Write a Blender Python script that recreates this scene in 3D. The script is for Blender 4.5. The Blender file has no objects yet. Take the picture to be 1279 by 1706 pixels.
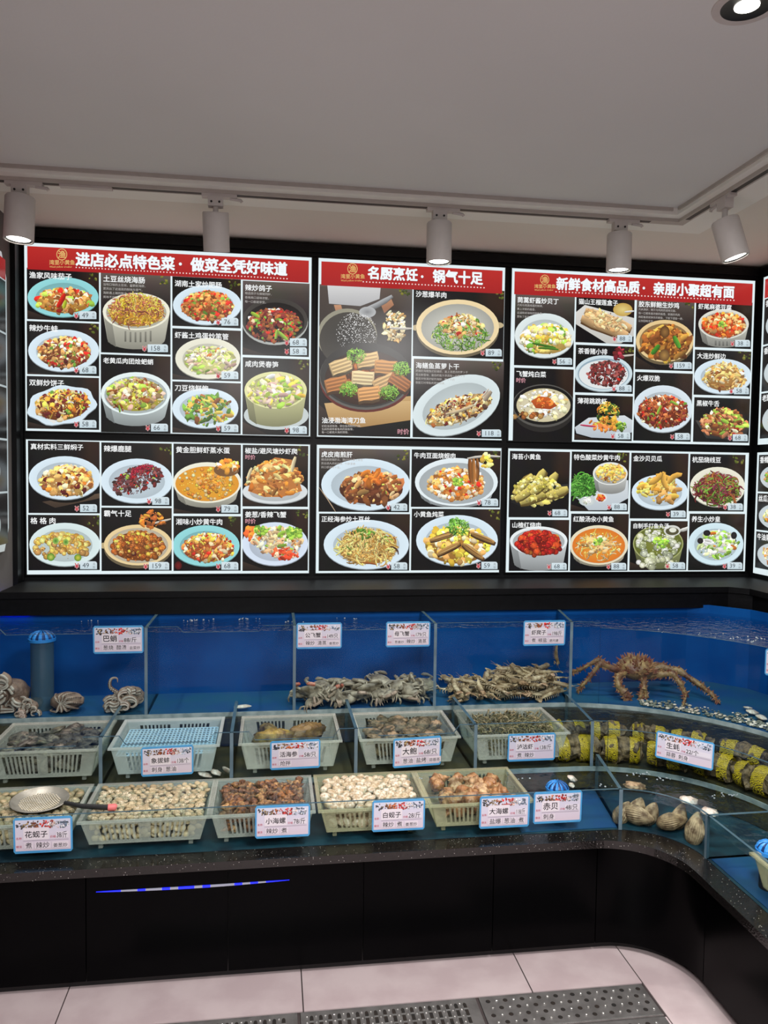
import bpy, bmesh, math, random
import numpy as np
from mathutils import Vector, Matrix, noise

random.seed(7)
S = bpy.context.scene
COL = S.collection
PI = math.pi

# ------------------------------------------------------------------ camera
F_PX, EYE = 1300.0, 1.45
YAW, PITCH, ROLL = math.radians(8.185), math.radians(2.779), math.radians(0.774)
_fwd = Vector((math.sin(YAW)*math.cos(PITCH), math.cos(YAW)*math.cos(PITCH), -math.sin(PITCH)))
_r0 = Vector((math.cos(YAW), -math.sin(YAW), 0)); _u0 = _r0.cross(_fwd)
CAM_R = math.cos(ROLL)*_r0 + math.sin(ROLL)*_u0
CAM_U = -math.sin(ROLL)*_r0 + math.cos(ROLL)*_u0
cam = bpy.data.cameras.new('camera'); cam_o = bpy.data.objects.new('camera', cam); COL.objects.link(cam_o)
cam.sensor_fit = 'VERTICAL'; cam.sensor_height = 36.0; cam.lens = F_PX/1706*36; cam.clip_start = .05
_m = Matrix((CAM_R, CAM_U, -_fwd)).transposed().to_4x4(); _m.translation = (0, 0, EYE)
cam_o.matrix_world = _m
S.camera = cam_o

# ------------------------------------------------------------------ world, room lamps, exposure
S.view_settings.view_transform = 'Standard'; S.view_settings.look = 'None'
S.view_settings.gamma = 1.0; S.view_settings.use_curve_mapping = False
S.view_settings.exposure = 0.0
S.cycles.max_bounces = 8; S.cycles.diffuse_bounces = 4; S.cycles.glossy_bounces = 4
S.cycles.transparent_max_bounces = 40; S.cycles.caustics_reflective = False; S.cycles.caustics_refractive = False
S.cycles.use_denoising = True
S.cycles.sample_clamp_indirect = 1.5
w = bpy.data.worlds.new('world'); S.world = w; w.use_nodes = True
w.node_tree.nodes['Background'].inputs[0].default_value = (.72, .74, .8, 1)
w.node_tree.nodes['Background'].inputs[1].default_value = .16

def room_lamp(x, y, z, sx, sy, watts, color=(1, .985, .965)):
    l = bpy.data.lights.new('room_ceiling_lamp', 'AREA'); l.shape = 'RECTANGLE'; l.size = sx; l.size_y = sy
    l.energy = watts; l.color = color
    o = bpy.data.objects.new('room_ceiling_lamp', l); o.location = (x, y, z); COL.objects.link(o)
    return o
room_lamp(-.2, -.6, 2.44, .9, .9, 100)          # lamps of the dining side, behind the photographer
room_lamp(.9, .9, 2.44, .5, .5, 60)
SPOT_W, SPOT_COL = 42.0, (1, .955, .9)
DOWN_W = 14.0

# ------------------------------------------------------------------ pixels of the photo to points on real planes
def _ray(px, py):
    return _fwd + (px-639.5)/F_PX*CAM_R - (py-853)/F_PX*CAM_U
def at_y(px, py, y):
    d = _ray(px, py); t = y/d.y; return Vector((t*d.x, y, EYE+t*d.z))
def at_z(px, py, z):
    d = _ray(px, py); t = (z-EYE)/d.z; return Vector((t*d.x, t*d.y, z))
def at_x(px, py, x):
    d = _ray(px, py); t = x/d.x; return Vector((x, t*d.y, EYE+t*d.z))

# ------------------------------------------------------------------ materials
def lin(c):
    return tuple(((v/255)/12.92 if v/255 <= .04045 else ((v/255+.055)/1.055)**2.4) for v in c)
def mat(name, rgb=(128, 128, 128), rough=.5, metal=0., var=None, vscale=20., bump=0., bscale=60., spec=.5, emit=None, estr=1., rnd=None, coat=0.):
    m = bpy.data.materials.new(name); m.use_nodes = True
    nt = m.node_tree; n = nt.nodes; b = n['Principled BSDF']
    b.inputs['Base Color'].default_value = (*lin(rgb), 1); b.inputs['Roughness'].default_value = rough
    b.inputs['Metallic'].default_value = metal; b.inputs['Specular IOR Level'].default_value = spec
    b.inputs['Coat Weight'].default_value = coat
    tc = n.new('ShaderNodeTexCoord')
    last = None
    if rnd:                                       # colour by object
        oi = n.new('ShaderNodeObjectInfo'); cr = n.new('ShaderNodeValToRGB')
        els = cr.color_ramp.elements
        while len(els) < len(rnd): els.new(.5)
        for i, c in enumerate(rnd):
            els[i].position = i/(len(rnd)-1); els[i].color = (*lin(c), 1)
        nt.links.new(oi.outputs['Random'], cr.inputs[0]); last = cr.outputs[0]
    if var:
        nz = n.new('ShaderNodeTexNoise'); nz.inputs['Scale'].default_value = vscale; nz.inputs['Detail'].default_value = 5
        nt.links.new(tc.outputs['Object'], nz.inputs['Vector'])
        r = n.new('ShaderNodeValToRGB'); r.color_ramp.elements[0].position = .38; r.color_ramp.elements[1].position = .62
        r.color_ramp.elements[0].color = (0, 0, 0, 1); r.color_ramp.elements[1].color = (1, 1, 1, 1)
        nt.links.new(nz.outputs['Fac'], r.inputs[0])
        mx = n.new('ShaderNodeMix'); mx.data_type = 'RGBA'
        nt.links.new(r.outputs[0], mx.inputs['Factor'])
        if last: nt.links.new(last, mx.inputs[6])
        else: mx.inputs[6].default_value = (*lin(rgb), 1)
        mx.inputs[7].default_value = (*lin(var), 1); last = mx.outputs[2]
    if last: nt.links.new(last, b.inputs['Base Color'])
    if bump:
        nz = n.new('ShaderNodeTexNoise'); nz.inputs['Scale'].default_value = bscale; nz.inputs['Detail'].default_value = 4
        nt.links.new(tc.outputs['Object'], nz.inputs['Vector'])
        bp = n.new('ShaderNodeBump'); bp.inputs['Strength'].default_value = bump; bp.inputs['Distance'].default_value = .01
        nt.links.new(nz.outputs['Fac'], bp.inputs['Height']); nt.links.new(bp.outputs[0], b.inputs['Normal'])
    if emit:
        b.inputs['Emission Color'].default_value = (*lin(emit), 1); b.inputs['Emission Strength'].default_value = estr
    return m
def clear_mat(name, tint, gloss_rough=.03, f0=.05, f1=.75, bump=0., bscale=30., haze=0., haze_col=(200, 220, 220)):
    m = bpy.data.materials.new(name); m.use_nodes = True
    nt = m.node_tree; n = nt.nodes; n.clear()
    out = n.new('ShaderNodeOutputMaterial'); tr = n.new('ShaderNodeBsdfTransparent'); gl = n.new('ShaderNodeBsdfGlossy')
    tr.inputs[0].default_value = (*tint, 1); gl.inputs['Roughness'].default_value = gloss_rough
    lw = n.new('ShaderNodeLayerWeight'); lw.inputs[0].default_value = .5
    pw = n.new('ShaderNodeMath'); pw.operation = 'POWER'; pw.inputs[1].default_value = 4.5
    mr = n.new('ShaderNodeMapRange'); mr.inputs['To Min'].default_value = f0; mr.inputs['To Max'].default_value = f1
    mx = n.new('ShaderNodeMixShader')
    nt.links.new(lw.outputs['Facing'], pw.inputs[0]); nt.links.new(pw.outputs[0], mr.inputs['Value'])
    nt.links.new(mr.outputs[0], mx.inputs[0]); nt.links.new(tr.outputs[0], mx.inputs[1]); nt.links.new(gl.outputs[0], mx.inputs[2])
    last = mx.outputs[0]
    if bump:
        tc = n.new('ShaderNodeTexCoord'); nz = n.new('ShaderNodeTexNoise'); nz.inputs['Scale'].default_value = bscale; nz.inputs['Detail'].default_value = 3
        nt.links.new(tc.outputs['Object'], nz.inputs['Vector'])
        bp = n.new('ShaderNodeBump'); bp.inputs['Strength'].default_value = bump; bp.inputs['Distance'].default_value = .02
        nt.links.new(nz.outputs['Fac'], bp.inputs['Height']); nt.links.new(bp.outputs[0], gl.inputs['Normal'])
    if haze:
        df = n.new('ShaderNodeBsdfDiffuse'); df.inputs[0].default_value = (*lin(haze_col), 1)
        m2 = n.new('ShaderNodeMixShader'); m2.inputs[0].default_value = haze
        nt.links.new(last, m2.inputs[1]); nt.links.new(df.outputs[0], m2.inputs[2]); last = m2.outputs[0]
    nt.links.new(last, out.inputs[0])
    return m
def print_mat(name, lit):
    m = bpy.data.materials.new(name); m.use_nodes = True
    nt = m.node_tree; b = nt.nodes['Principled BSDF']; at = nt.nodes.new('ShaderNodeAttribute'); at.attribute_name = 'ink'
    b.inputs['Roughness'].default_value = .25
    if lit:
        b.inputs['Base Color'].default_value = (.01, .01, .01, 1); b.inputs['Specular IOR Level'].default_value = .35
        nt.links.new(at.outputs['Color'], b.inputs['Emission Color']); b.inputs['Emission Strength'].default_value = lit
        m.cycles.emission_sampling = 'NONE'
    else:
        nt.links.new(at.outputs['Color'], b.inputs['Base Color'])
    return m

M = {}
M['ceiling'] = mat('ceiling_paint', (228, 231, 230), .9, var=(224, 227, 226), vscale=1.2, bump=.03, bscale=90)
M['rim'] = mat('white_rim_paint', (246, 247, 242), .8, var=(243, 244, 238), vscale=1.5)
M['soffit'] = mat('soffit_paint', (232, 229, 220), .9, var=(228, 224, 215), vscale=1.5)
M['wallgrey'] = mat('grey_wall_paint', (105, 102, 102), .8, var=(98, 95, 95), vscale=4)
M['wallback'] = mat('dining_wall_paint', (92, 86, 80), .9, var=(84, 79, 74), vscale=3)
M['blackframe'] = mat('black_frame_paint', (11, 12, 14), .4, var=(14, 15, 17), vscale=8, spec=.2)
M['sill'] = mat('black_stone', (6, 6, 8), .5, var=(10, 10, 13), vscale=60, bump=.04, bscale=200, spec=.15)
M['cabinet'] = mat('black_gloss_panel', (2, 2, 3), .22, var=(3, 3, 4), vscale=3, spec=.06)
M['seam'] = mat('black_gap', (2, 2, 2), .8, var=(3, 3, 3))
M['toe'] = mat('dark_plinth', (9, 9, 13), .5, var=(14, 12, 14), vscale=9)
M['granite'] = None
M['tile'] = mat('floor_tile', (184, 165, 167), .5, var=(196, 179, 180), vscale=9, bump=.02, bscale=40)
M['grout'] = mat('grout', (52, 44, 44), .9, var=(60, 50, 50))
M['steel'] = mat('brushed_steel', (122, 119, 118), .42, .5, var=(104, 101, 100), vscale=22, bump=.05, bscale=140)
M['strainer'] = mat('strainer_steel', (176, 172, 162), .38, .45, var=(156, 152, 142), vscale=30)
M['palehole'] = mat('light_through_holes', (240, 232, 212), .6, var=(220, 206, 176), vscale=60)  # colour of the pale clams showing through the strainer
M['steelmark'] = mat('polished_steel', (210, 208, 206), .25, .8, var=(190, 188, 186), vscale=30)
M['hole'] = mat('dark_hole', (12, 8, 6), .8, var=(30, 18, 10), vscale=40)
M['white'] = mat('white_powdercoat', (205, 200, 197), .5, var=(200, 195, 192), vscale=20)
M['whitetrim'] = mat('white_trim', (190, 184, 178), .6, var=(185, 179, 173), vscale=20)
M['slot'] = mat('black_slot', (14, 15, 18), .5, var=(10, 10, 12))
M['lens'] = mat('lamp_lens', (255, 255, 255), .4, emit=(255, 250, 240), estr=7.)
M['reflector'] = mat('lamp_reflector', (150, 150, 150), .25, .9, var=(140, 140, 140))
M['lamprim'] = mat('lamp_black_ring', (25, 24, 24), .4, var=(30, 28, 28))
M['blueback'] = mat('blue_tank_back', (4, 66, 134), .55, var=(6, 76, 146), vscale=5, spec=.12)
M['bluefloor'] = mat('blue_tank_floor', (10, 66, 116), .55, var=(16, 76, 108), vscale=7)
M['tealfloor'] = mat('teal_tank_floor', (10, 36, 50), .5, var=(22, 62, 76), vscale=14)
M['darkfloor'] = mat('dark_tank_floor', (28, 36, 36), .5, var=(62, 58, 36), vscale=9)
M['glass'] = clear_mat('tank_glass', (.93, .965, .96), f0=.006, f1=.5)
M['glassedge'] = mat('glass_edge', (74, 98, 108), .25, var=(60, 84, 96), vscale=12)
M['glasspost'] = mat('glass_post', (104, 126, 138), .3, var=(88, 108, 120), vscale=14)
M['silicone'] = mat('grey_silicone', (150, 166, 168), .45, var=(118, 136, 138), vscale=25)
M['water'] = clear_mat('water', (.86, .93, .93), .02, .03, .8, bump=.35, bscale=22)
M['waterblue'] = clear_mat('splashing_water', (.8, .9, .94), .02, .03, .75, bump=.6, bscale=35)
M['plastic'] = None
M['bluecap'] = mat('blue_plastic', (52, 140, 218), .35, var=(40, 126, 208), vscale=30)
M['navycap'] = mat('navy_plastic', (14, 46, 98), .4, var=(18, 56, 112), vscale=30)
M['palecap'] = mat('pale_blue_plastic', (190, 222, 240), .4, var=(170, 206, 232), vscale=30)
M['pipe'] = clear_mat('pale_pipe', (.55, .65, .7), .2, .05, .4, haze=.4, haze_col=(88, 118, 138))
M['print'] = print_mat('backlit_print', 1.0)
M['printdim'] = print_mat('backlit_print_dim', .55)
M['card'] = print_mat('card_print', 0)
M['cardbody'] = mat('card_acrylic', (70, 150, 205), .3, var=(80, 160, 212), vscale=30)
M['boxbody'] = mat('light_box_body', (18, 19, 21), .4, var=(22, 23, 25))
M['ledstrong'] = mat('strong_blue_led', (10, 10, 60), .4, emit=(20, 40, 255), estr=40.)
M['led'] = mat('blue_led', (10, 10, 60), .4, emit=(30, 40, 255), estr=2.)
M['pink'] = mat('pink_plastic', (225, 120, 120), .5, var=(215, 105, 108))
M['blackgrip'] = mat('black_grip', (26, 26, 28), .5, var=(34, 34, 36))

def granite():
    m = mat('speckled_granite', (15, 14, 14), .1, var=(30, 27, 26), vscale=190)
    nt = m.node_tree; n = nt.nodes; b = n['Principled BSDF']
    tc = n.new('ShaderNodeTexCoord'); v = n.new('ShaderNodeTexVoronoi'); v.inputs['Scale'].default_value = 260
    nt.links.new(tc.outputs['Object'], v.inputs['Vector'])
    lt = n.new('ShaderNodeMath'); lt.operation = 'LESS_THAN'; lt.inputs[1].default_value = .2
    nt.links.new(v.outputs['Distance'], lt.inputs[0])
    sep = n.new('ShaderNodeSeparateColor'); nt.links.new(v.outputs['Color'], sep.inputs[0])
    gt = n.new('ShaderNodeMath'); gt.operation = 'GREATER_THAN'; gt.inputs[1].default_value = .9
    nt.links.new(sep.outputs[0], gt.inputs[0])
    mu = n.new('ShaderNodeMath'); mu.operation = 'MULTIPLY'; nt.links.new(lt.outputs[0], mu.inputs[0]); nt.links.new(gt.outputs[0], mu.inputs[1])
    mx = n.new('ShaderNodeMix'); mx.data_type = 'RGBA'; mx.inputs[7].default_value = (.75, .72, .68, 1)  # pale flecks: stone speckle plus painted sparkle of wet drops
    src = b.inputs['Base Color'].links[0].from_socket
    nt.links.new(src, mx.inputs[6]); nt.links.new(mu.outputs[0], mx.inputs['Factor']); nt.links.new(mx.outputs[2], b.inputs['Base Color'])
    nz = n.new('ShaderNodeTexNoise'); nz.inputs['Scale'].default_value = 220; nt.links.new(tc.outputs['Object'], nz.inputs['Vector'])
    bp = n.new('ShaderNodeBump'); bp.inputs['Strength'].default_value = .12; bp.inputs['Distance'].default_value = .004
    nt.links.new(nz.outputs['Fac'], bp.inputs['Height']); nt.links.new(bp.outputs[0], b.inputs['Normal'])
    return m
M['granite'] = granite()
def plastic(name, rgb, tr):
    m = bpy.data.materials.new(name); m.use_nodes = True; nt = m.node_tree; n = nt.nodes; b = n['Principled BSDF']
    b.inputs['Base Color'].default_value = (*lin(rgb), 1); b.inputs['Roughness'].default_value = .35
    tc = n.new('ShaderNodeTexCoord'); nz = n.new('ShaderNodeTexNoise'); nz.inputs['Scale'].default_value = 14
    nt.links.new(tc.outputs['Object'], nz.inputs['Vector'])
    mr = n.new('ShaderNodeMapRange'); mr.inputs['To Min'].default_value = tr-.08; mr.inputs['To Max'].default_value = tr+.08
    nt.links.new(nz.outputs['Fac'], mr.inputs['Value'])
    t = n.new('ShaderNodeBsdfTransparent'); t.inputs[0].default_value = (.95, .97, .95, 1)
    mx = n.new('ShaderNodeMixShader'); out = n['Material Output']
    nt.links.new(mr.outputs[0], mx.inputs[0]); nt.links.new(b.outputs[0], mx.inputs[1]); nt.links.new(t.outputs[0], mx.inputs[2])
    nt.links.new(mx.outputs[0], out.inputs[0])
    return m
M['plastic'] = plastic('translucent_white_plastic', (236, 234, 226), .74)
M['plasticyellow'] = plastic('aged_translucent_plastic', (230, 218, 180), .7)
M['plasticblue'] = plastic('pale_blue_plastic_basket', (222, 228, 228), .6)

# ------------------------------------------------------------------ object helpers
def tag(o, label, cat=None, group=None, kind=None):
    if label: o['label'] = label
    if cat: o['category'] = cat
    if group: o['group'] = group
    if kind: o['kind'] = kind
    return o
def empty(name, loc=(0, 0, 0), label=None, cat=None, group=None, rot=(0, 0, 0)):
    o = bpy.data.objects.new(name, None); COL.objects.link(o); o.location = loc; o.rotation_euler = rot; o.empty_display_size = .05
    return tag(o, label, cat, group)

class MB:
    """collects shapes and links them as one mesh object"""
    def __init__(s): s.v = []; s.f = []; s.m = []
    def add(s, vs, fs, mi=0):
        b = len(s.v); s.v += [tuple(p) for p in vs]
        for f in fs: s.f.append(tuple(b+i for i in f)); s.m.append(mi)
        return s
    def box(s, x0, x1, y0, y1, z0, z1, mi=0):
        vs = [(x, y, z) for z in (z0, z1) for y in (y0, y1) for x in (x0, x1)]
        return s.add(vs, [(0, 2, 3, 1), (4, 5, 7, 6), (0, 1, 5, 4), (2, 6, 7, 3), (0, 4, 6, 2), (1, 3, 7, 5)], mi)
    def hexa(s, vs, mi=0):   # eight corners in box order
        return s.add(vs, [(0, 2, 3, 1), (4, 5, 7, 6), (0, 1, 5, 4), (2, 6, 7, 3), (0, 4, 6, 2), (1, 3, 7, 5)], mi)
    def prism(s, poly, axis, a, b, mi=0, mi_side=None):
        n = len(poly)
        def p3(p, h):
            return (h, p[0], p[1]) if axis == 'x' else (p[0], h, p[1]) if axis == 'y' else (p[0], p[1], h)
        vs = [p3(p, a) for p in poly]+[p3(p, b) for p in poly]
        s.add(vs, [tuple(range(n))[::-1], tuple(range(n, 2*n))], mi)
        b0 = len(s.v)-2*n
        for i in range(n):
            j = (i+1) % n; s.f.append((b0+i, b0+j, b0+n+j, b0+n+i)); s.m.append(mi if mi_side is None else mi_side)
        return s
    def tube(s, pts, rad, n=8, mi=0, caps=True, flat=1.):
        pts = [Vector(p) for p in pts]
        if not hasattr(rad, '__len__'): rad = [rad]*len(pts)
        b = len(s.v); up = Vector((0, 0, 1)); prev = None
        for i, p in enumerate(pts):
            t = (pts[min(i+1, len(pts)-1)]-pts[max(i-1, 0)]).normalized()
            if prev is None:
                a = t.cross(up)
                if a.length < .05: a = t.cross(Vector((0, 1, 0)))
            else: a = prev-t*prev.dot(t)
            a.normalize(); prev = a; c = t.cross(a)
            for k in range(n):
                w_ = 2*PI*k/n; q = p+rad[i]*(math.cos(w_)*a+math.sin(w_)*c*flat); s.v.append(tuple(q))
        for i in range(len(pts)-1):
            for k in range(n):
                k2 = (k+1) % n; s.f.append((b+i*n+k, b+i*n+k2, b+(i+1)*n+k2, b+(i+1)*n+k)); s.m.append(mi)
        if caps:
            s.f.append(tuple(b+k for k in range(n))[::-1]); s.m.append(mi)
            e = b+(len(pts)-1)*n; s.f.append(tuple(e+k for k in range(n))); s.m.append(mi)
        return s
    def lathe(s, prof, n=24, c=(0, 0, 0), mi=0, cap0=True, cap1=True):
        b = len(s.v)
        for r, z in prof:
            for k in range(n):
                a = 2*PI*k/n; s.v.append((c[0]+r*math.cos(a), c[1]+r*math.sin(a), c[2]+z))
        for i in range(len(prof)-1):
            for k in range(n):
                k2 = (k+1) % n; s.f.append((b+i*n+k, b+i*n+k2, b+(i+1)*n+k2, b+(i+1)*n+k)); s.m.append(mi)
        if cap0: s.f.append(tuple(b+k for k in range(n))[::-1]); s.m.append(mi)
        if cap1:
            e = b+(len(prof)-1)*n; s.f.append(tuple(e+k for k in range(n))); s.m.append(mi)
        return s
    def ellipsoid(s, c, r, nu=12, nv=8, mi=0, fn=None, rot=None):
        b = len(s.v); R = rot or Matrix.Identity(3); c = Vector(c)
        for i in range(nv+1):
            th = PI*i/nv
            for k in range(nu):
                a = 2*PI*k/nu; d = Vector((math.sin(th)*math.cos(a), math.sin(th)*math.sin(a), math.cos(th)))
                q = Vector((d.x*r[0], d.y*r[1], d.z*r[2]))
                if fn: q = q*fn(d)
                s.v.append(tuple(c+R @ q))
        for i in range(nv):
            for k in range(nu):
                k2 = (k+1) % nu; s.f.append((b+i*nu+k, b+(i+1)*nu+k, b+(i+1)*nu+k2, b+i*nu+k2)); s.m.append(mi)
        return s
    def mesh(s, name, mats, smooth=None):
        me = bpy.data.meshes.new(name); me.from_pydata(s.v, [], s.f)
        for m_ in (mats if isinstance(mats, (list, tuple)) else [mats]): me.materials.append(m_)
        me.polygons.foreach_set('material_index', s.m)
        if smooth is not None:
            me.polygons.foreach_set('use_smooth', [True]*len(me.polygons))
            me.set_sharp_from_angle(angle=math.radians(smooth))
        me.update(); return me
    def build(s, name, mats, parent=None, smooth=None):
        o = bpy.data.objects.new(name, s.mesh(name, mats, smooth)); COL.objects.link(o)
        if parent: o.parent = parent
        return o
def lamp_child(parent, loc, direction, watts, size_deg, color, blend=.6, radius=.03):
    l = bpy.data.lights.new('lamp', 'SPOT'); l.energy = watts; l.spot_size = math.radians(size_deg); l.spot_blend = blend
    l.color = color; l.shadow_soft_size = radius
    o = bpy.data.objects.new('lamp', l); COL.objects.link(o); o.parent = parent
    o.matrix_local = Matrix.Translation(loc) @ Vector(direction).to_track_quat('-Z', 'Y').to_matrix().to_4x4()
    return o
def structure(o, label=None):
    o['kind'] = 'structure'
    if label: o['label'] = label
    return o
# ================================================================== the room
XL, XR, YB, ZC = -1.06, 2.32, 3.5, 2.475      # left wall, right wall, back wall, main ceiling
Y0 = -1.6                                      # dining side wall behind the photographer
ZS = 2.45                                      # underside of the dropped ceiling edge
def wall(name, b, m): return structure(b.build(name, m))
wall('wall_back', MB().box(XL-.1, XR+.1, YB+.03, YB+.13, 0, 2.6), M['wallgrey'])
wall('wall_left', MB().box(XL-.1, XL, Y0, YB+.03, 0, 2.6), M['wallgrey'])
wall('wall_right', MB().box(XR, XR+.1, Y0, YB+.03, 0, 2.6), M['wallgrey'])
wall('wall_front', MB().box(XL-.1, XR+.1, Y0-.1, Y0, 0, 2.6), M['wallback'])
# main ceiling, dropped rim carrying the track, and the strip next to the walls
wall('ceiling', MB().box(XL, 1.535, Y0, 2.85, ZC, ZC+.03), M['ceiling'])
b = MB()
b.box(XL, 1.725, 2.835, 3.035, ZS, ZC+.03); b.box(1.52, 1.725, Y0, 2.835, ZS, ZC+.03)
wall('ceiling_rim', b, M['rim'])
b = MB(); b.box(XL, XR, 3.035, YB+.03, ZS+.012, ZC+.03); b.box(1.725, XR, Y0, 3.035, ZS+.012, ZC+.03)
wall('ceiling_strip', b, M['soffit'])
b = MB()
b.box(XL, 1.50, 2.828, 2.835, ZC-.012, ZC); b.box(1.513, 1.52, Y0, 2.82, ZC-.012, ZC)
wall('trim_1', b, M['whitetrim'])
# black surround of the light boxes
b = MB()
b.box(XL, XR, 3.46, YB+.03, 2.412, 2.447)
b.box(XL, XR, 3.475, YB+.03, 2.398, 2.412)
b.box(XL, XL+.026, 3.46, YB+.03, .98, 2.412); b.box(2.287, XR, 3.45, YB+.03, .98, 2.412)
b.box(XL+.026, 2.287, 3.485, YB+.03, .965, 2.412)
b.box(XL, XR, 3.47, YB+.03, .955, .992)
wall('trim_2', b, M['blackframe'])
b = MB(); b.box(2.285, XR, 1.2, 3.46, 2.40, 2.447); b.box(2.285, XR, 1.2, 3.46, .955, .995); b.box(2.30, XR, 1.2, 3.46, .995, 2.40)
wall('trim_3', b, M['blackframe'])
b = MB(); b.box(XL, XL+.02, 3.40, 3.46, .9, 2.447)
wall('trim_4', b, M['blackframe'])

# black stone sill under the light boxes
o = empty('stone_sill', (0, 3.13, .98), 'long black stone sill running under the glowing menu boxes, above the blue tanks', 'sill')
b = MB(); b.prism([(XL+.03, 3.13), (1.97, 3.13), (2.03, 3.07), (2.03, 1.2), (XR, 1.2), (XR, YB), (XL+.03, YB)], 'z', .955, .98)
ob = b.build('top_slab', M['sill'], o); ob.matrix_parent_inverse = Matrix.Translation((0, -3.13, -.98))
b = MB(); b.prism([(XL+.03, 3.14), (1.975, 3.14), (2.045, 3.07), (2.045, 1.2), (2.058, 1.2), (2.058, 3.074), (1.98, 3.152), (XL+.03, 3.152)], 'z', .888, .955)
ob = b.build('apron', M['sill'], o); ob.matrix_parent_inverse = Matrix.Translation((0, -3.13, -.98))

ob = MB().box(XL+.034, XL+.13, 3.153, 3.158, .90, .91).build('led_strip', M['ledstrong'], o); ob.matrix_parent_inverse = Matrix.Translation((0, -3.13, -.98))

# floor
b = MB(); b.box(XL, XR, Y0, YB, -.03, -.003, 1)
g = .0018
def tile(x0, x1, y0, y1): b.box(x0+g, x1-g, y0+g, y1-g, -.01, 0, 0)
xs = [-1.06, -.553, .093, .735, 1.063]
for i in range(4): tile(xs[i], xs[i+1], 2.043, 2.4)
tile(1.063, 1.7, 1.30, 2.4); tile(1.063, 1.7, .66, 1.30)
for j, y in enumerate((1.905, 1.265, .625, -.015, -.655, -1.3)):
    for x in (-1.06, -.85, -.207, .436, ):
        tile(x, {-1.06: -.85, -.85: -.207, -.207: .436, .436: 1.063}[x], y-.64, y)
tile(-1.06, -.41, 1.905, 2.043)
for k in range(3): tile(1.063, 2.32, .66-(k+1)*.64, .66-k*.64)
structure(b.build('floor', [M['tile'], M['grout']]))

# drain gratings let into the floor
def grate(x0, x1, y0, y1, kind, label):
    o = empty('drain_grate', ((x0+x1)/2, (y0+y1)/2, 0), label, 'drain grate', 'steel drain gratings in the floor')
    hx, hy = (x1-x0)/2-.003, (y1-y0)/2-.003
    MB().box(-hx, hx, -hy, hy, -.012, .002).build('plate', M['steel'], o)
    MB().box(-hx, hx, -hy-.003, -hy+.001, -.01, .004).build('edge_bar', M['steelmark'], o)
    studs = MB(); holes = MB()
    if kind == 'holes':
        for j in range(4):
            y = hy-.02-j*.028
            for i in range(19):
                x = -hx+.022+i*.0243+(.006 if j % 2 else 0)
                if x > hx-.012: continue
                if (i+j) % 2: studs.lathe([(.0052, .002), (.004, .0045), (.0015, .0055)], 8, (x, y, 0))
                else: holes.lathe([(.0068, .0022), (.0066, .0026)], 10, (x, y, 0))
    else:
        for i in range(int((hx*2-.03)/.0245)):
            x = -hx+.028+i*.0245
            if i % 1 == 0:
                for j in range(5): studs.lathe([(.004, .002), (.003, .0045), (.001, .0055)], 8, (x-.012, hy-.022-j*.023, 0))
                sl = MB()
                pts = [(x+.0065*math.cos(a), hy-.03+.0085*math.sin(a)) for a in np.linspace(0, PI, 7)]+[(x+.0065*math.cos(a), -hy+.02+.0085*math.sin(a)) for a in np.linspace(PI, 2*PI, 7)]
                studs.add([(p[0], p[1], .002) for p in pts]+[(x+(p[0]-x)*.75, p[1], .006) for p in pts], [(k, (k+1) % 14, 14+(k+1) % 14, 14+k) for k in range(14)])
                holes.add([(x+(p[0]-x)*.75, p[1], .0055) for p in pts], [tuple(range(14))])
                for j in range(3):
                    studs.box(x-.006, x+.006, hy-.048-j*.03, hy-.042-j*.03, .004, .0062)
    studs.build('stud', M['steelmark'], o, 40)['kind'] = 'stuff'
    holes.build('drain_hole', M['hole'], o)['kind'] = 'stuff'
grate(.573, 1.058, 1.907, 2.041, 'holes', 'steel floor grating with rows of round holes and studs, right-hand grating')
grate(.082, .570, 1.907, 2.041, 'slots', 'steel floor grating with raised arched slots, middle of the floor edge')
grate(-.408, .079, 1.907, 2.041, 'slots', 'steel floor grating with raised slots, only its top edge showing at the left')
grate(.68, 1.058, 1.78, 1.904, 'holes', 'studded steel floor grating cut by the bottom edge, nearest the viewer')
# ================================================================== curved black counter and the glass tanks
def path(cx, cy, r, x0=XL+.005, y1=1.2, n=14):
    p = [(x0+(cx-x0)*i/6, cy+r) for i in range(6)]
    p += [(cx+r*math.sin(a), cy+r*math.cos(a)) for a in np.linspace(0, PI/2, n)]
    p += [(cx+r, cy+(y1-cy)*i/4) for i in range(1, 5)]
    return [(float(a), float(b_)) for a, b_ in p]
P_BASE = path(1.0, 1.985, .215); P_GR = path(.97, 1.975, .2); P_T1 = path(1.04, 2.04, .2)
P_T2 = path(1.05, 2.06, .485); P_T3 = path(1.05, 2.15, .73)
_n = len(P_T3)
P_BK = []
for i in range(_n):
    if i < 6: P_BK.append((XL+.005+(1.05-XL)*i/6, 3.16))
    elif i < 20:
        k = (i-6)/13
        q = [(1.05, 3.16), (1.86, 3.16), (2.02, 2.98), (2.02, 2.15)]
        u = k*3; j = min(2, int(u)); f = u-j
        P_BK.append((q[j][0]+(q[j+1][0]-q[j][0])*f, q[j][1]+(q[j+1][1]-q[j][1])*f))
    else: P_BK.append((2.02, 2.15+(1.2-2.15)*(i-19)/4))
def nrm(p, i):
    a = Vector(p[max(i-1, 0)]); b_ = Vector(p[min(i+1, len(p)-1)]); t = (b_-a).normalized(); return Vector((-t.y, t.x))  # away from the viewer
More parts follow.
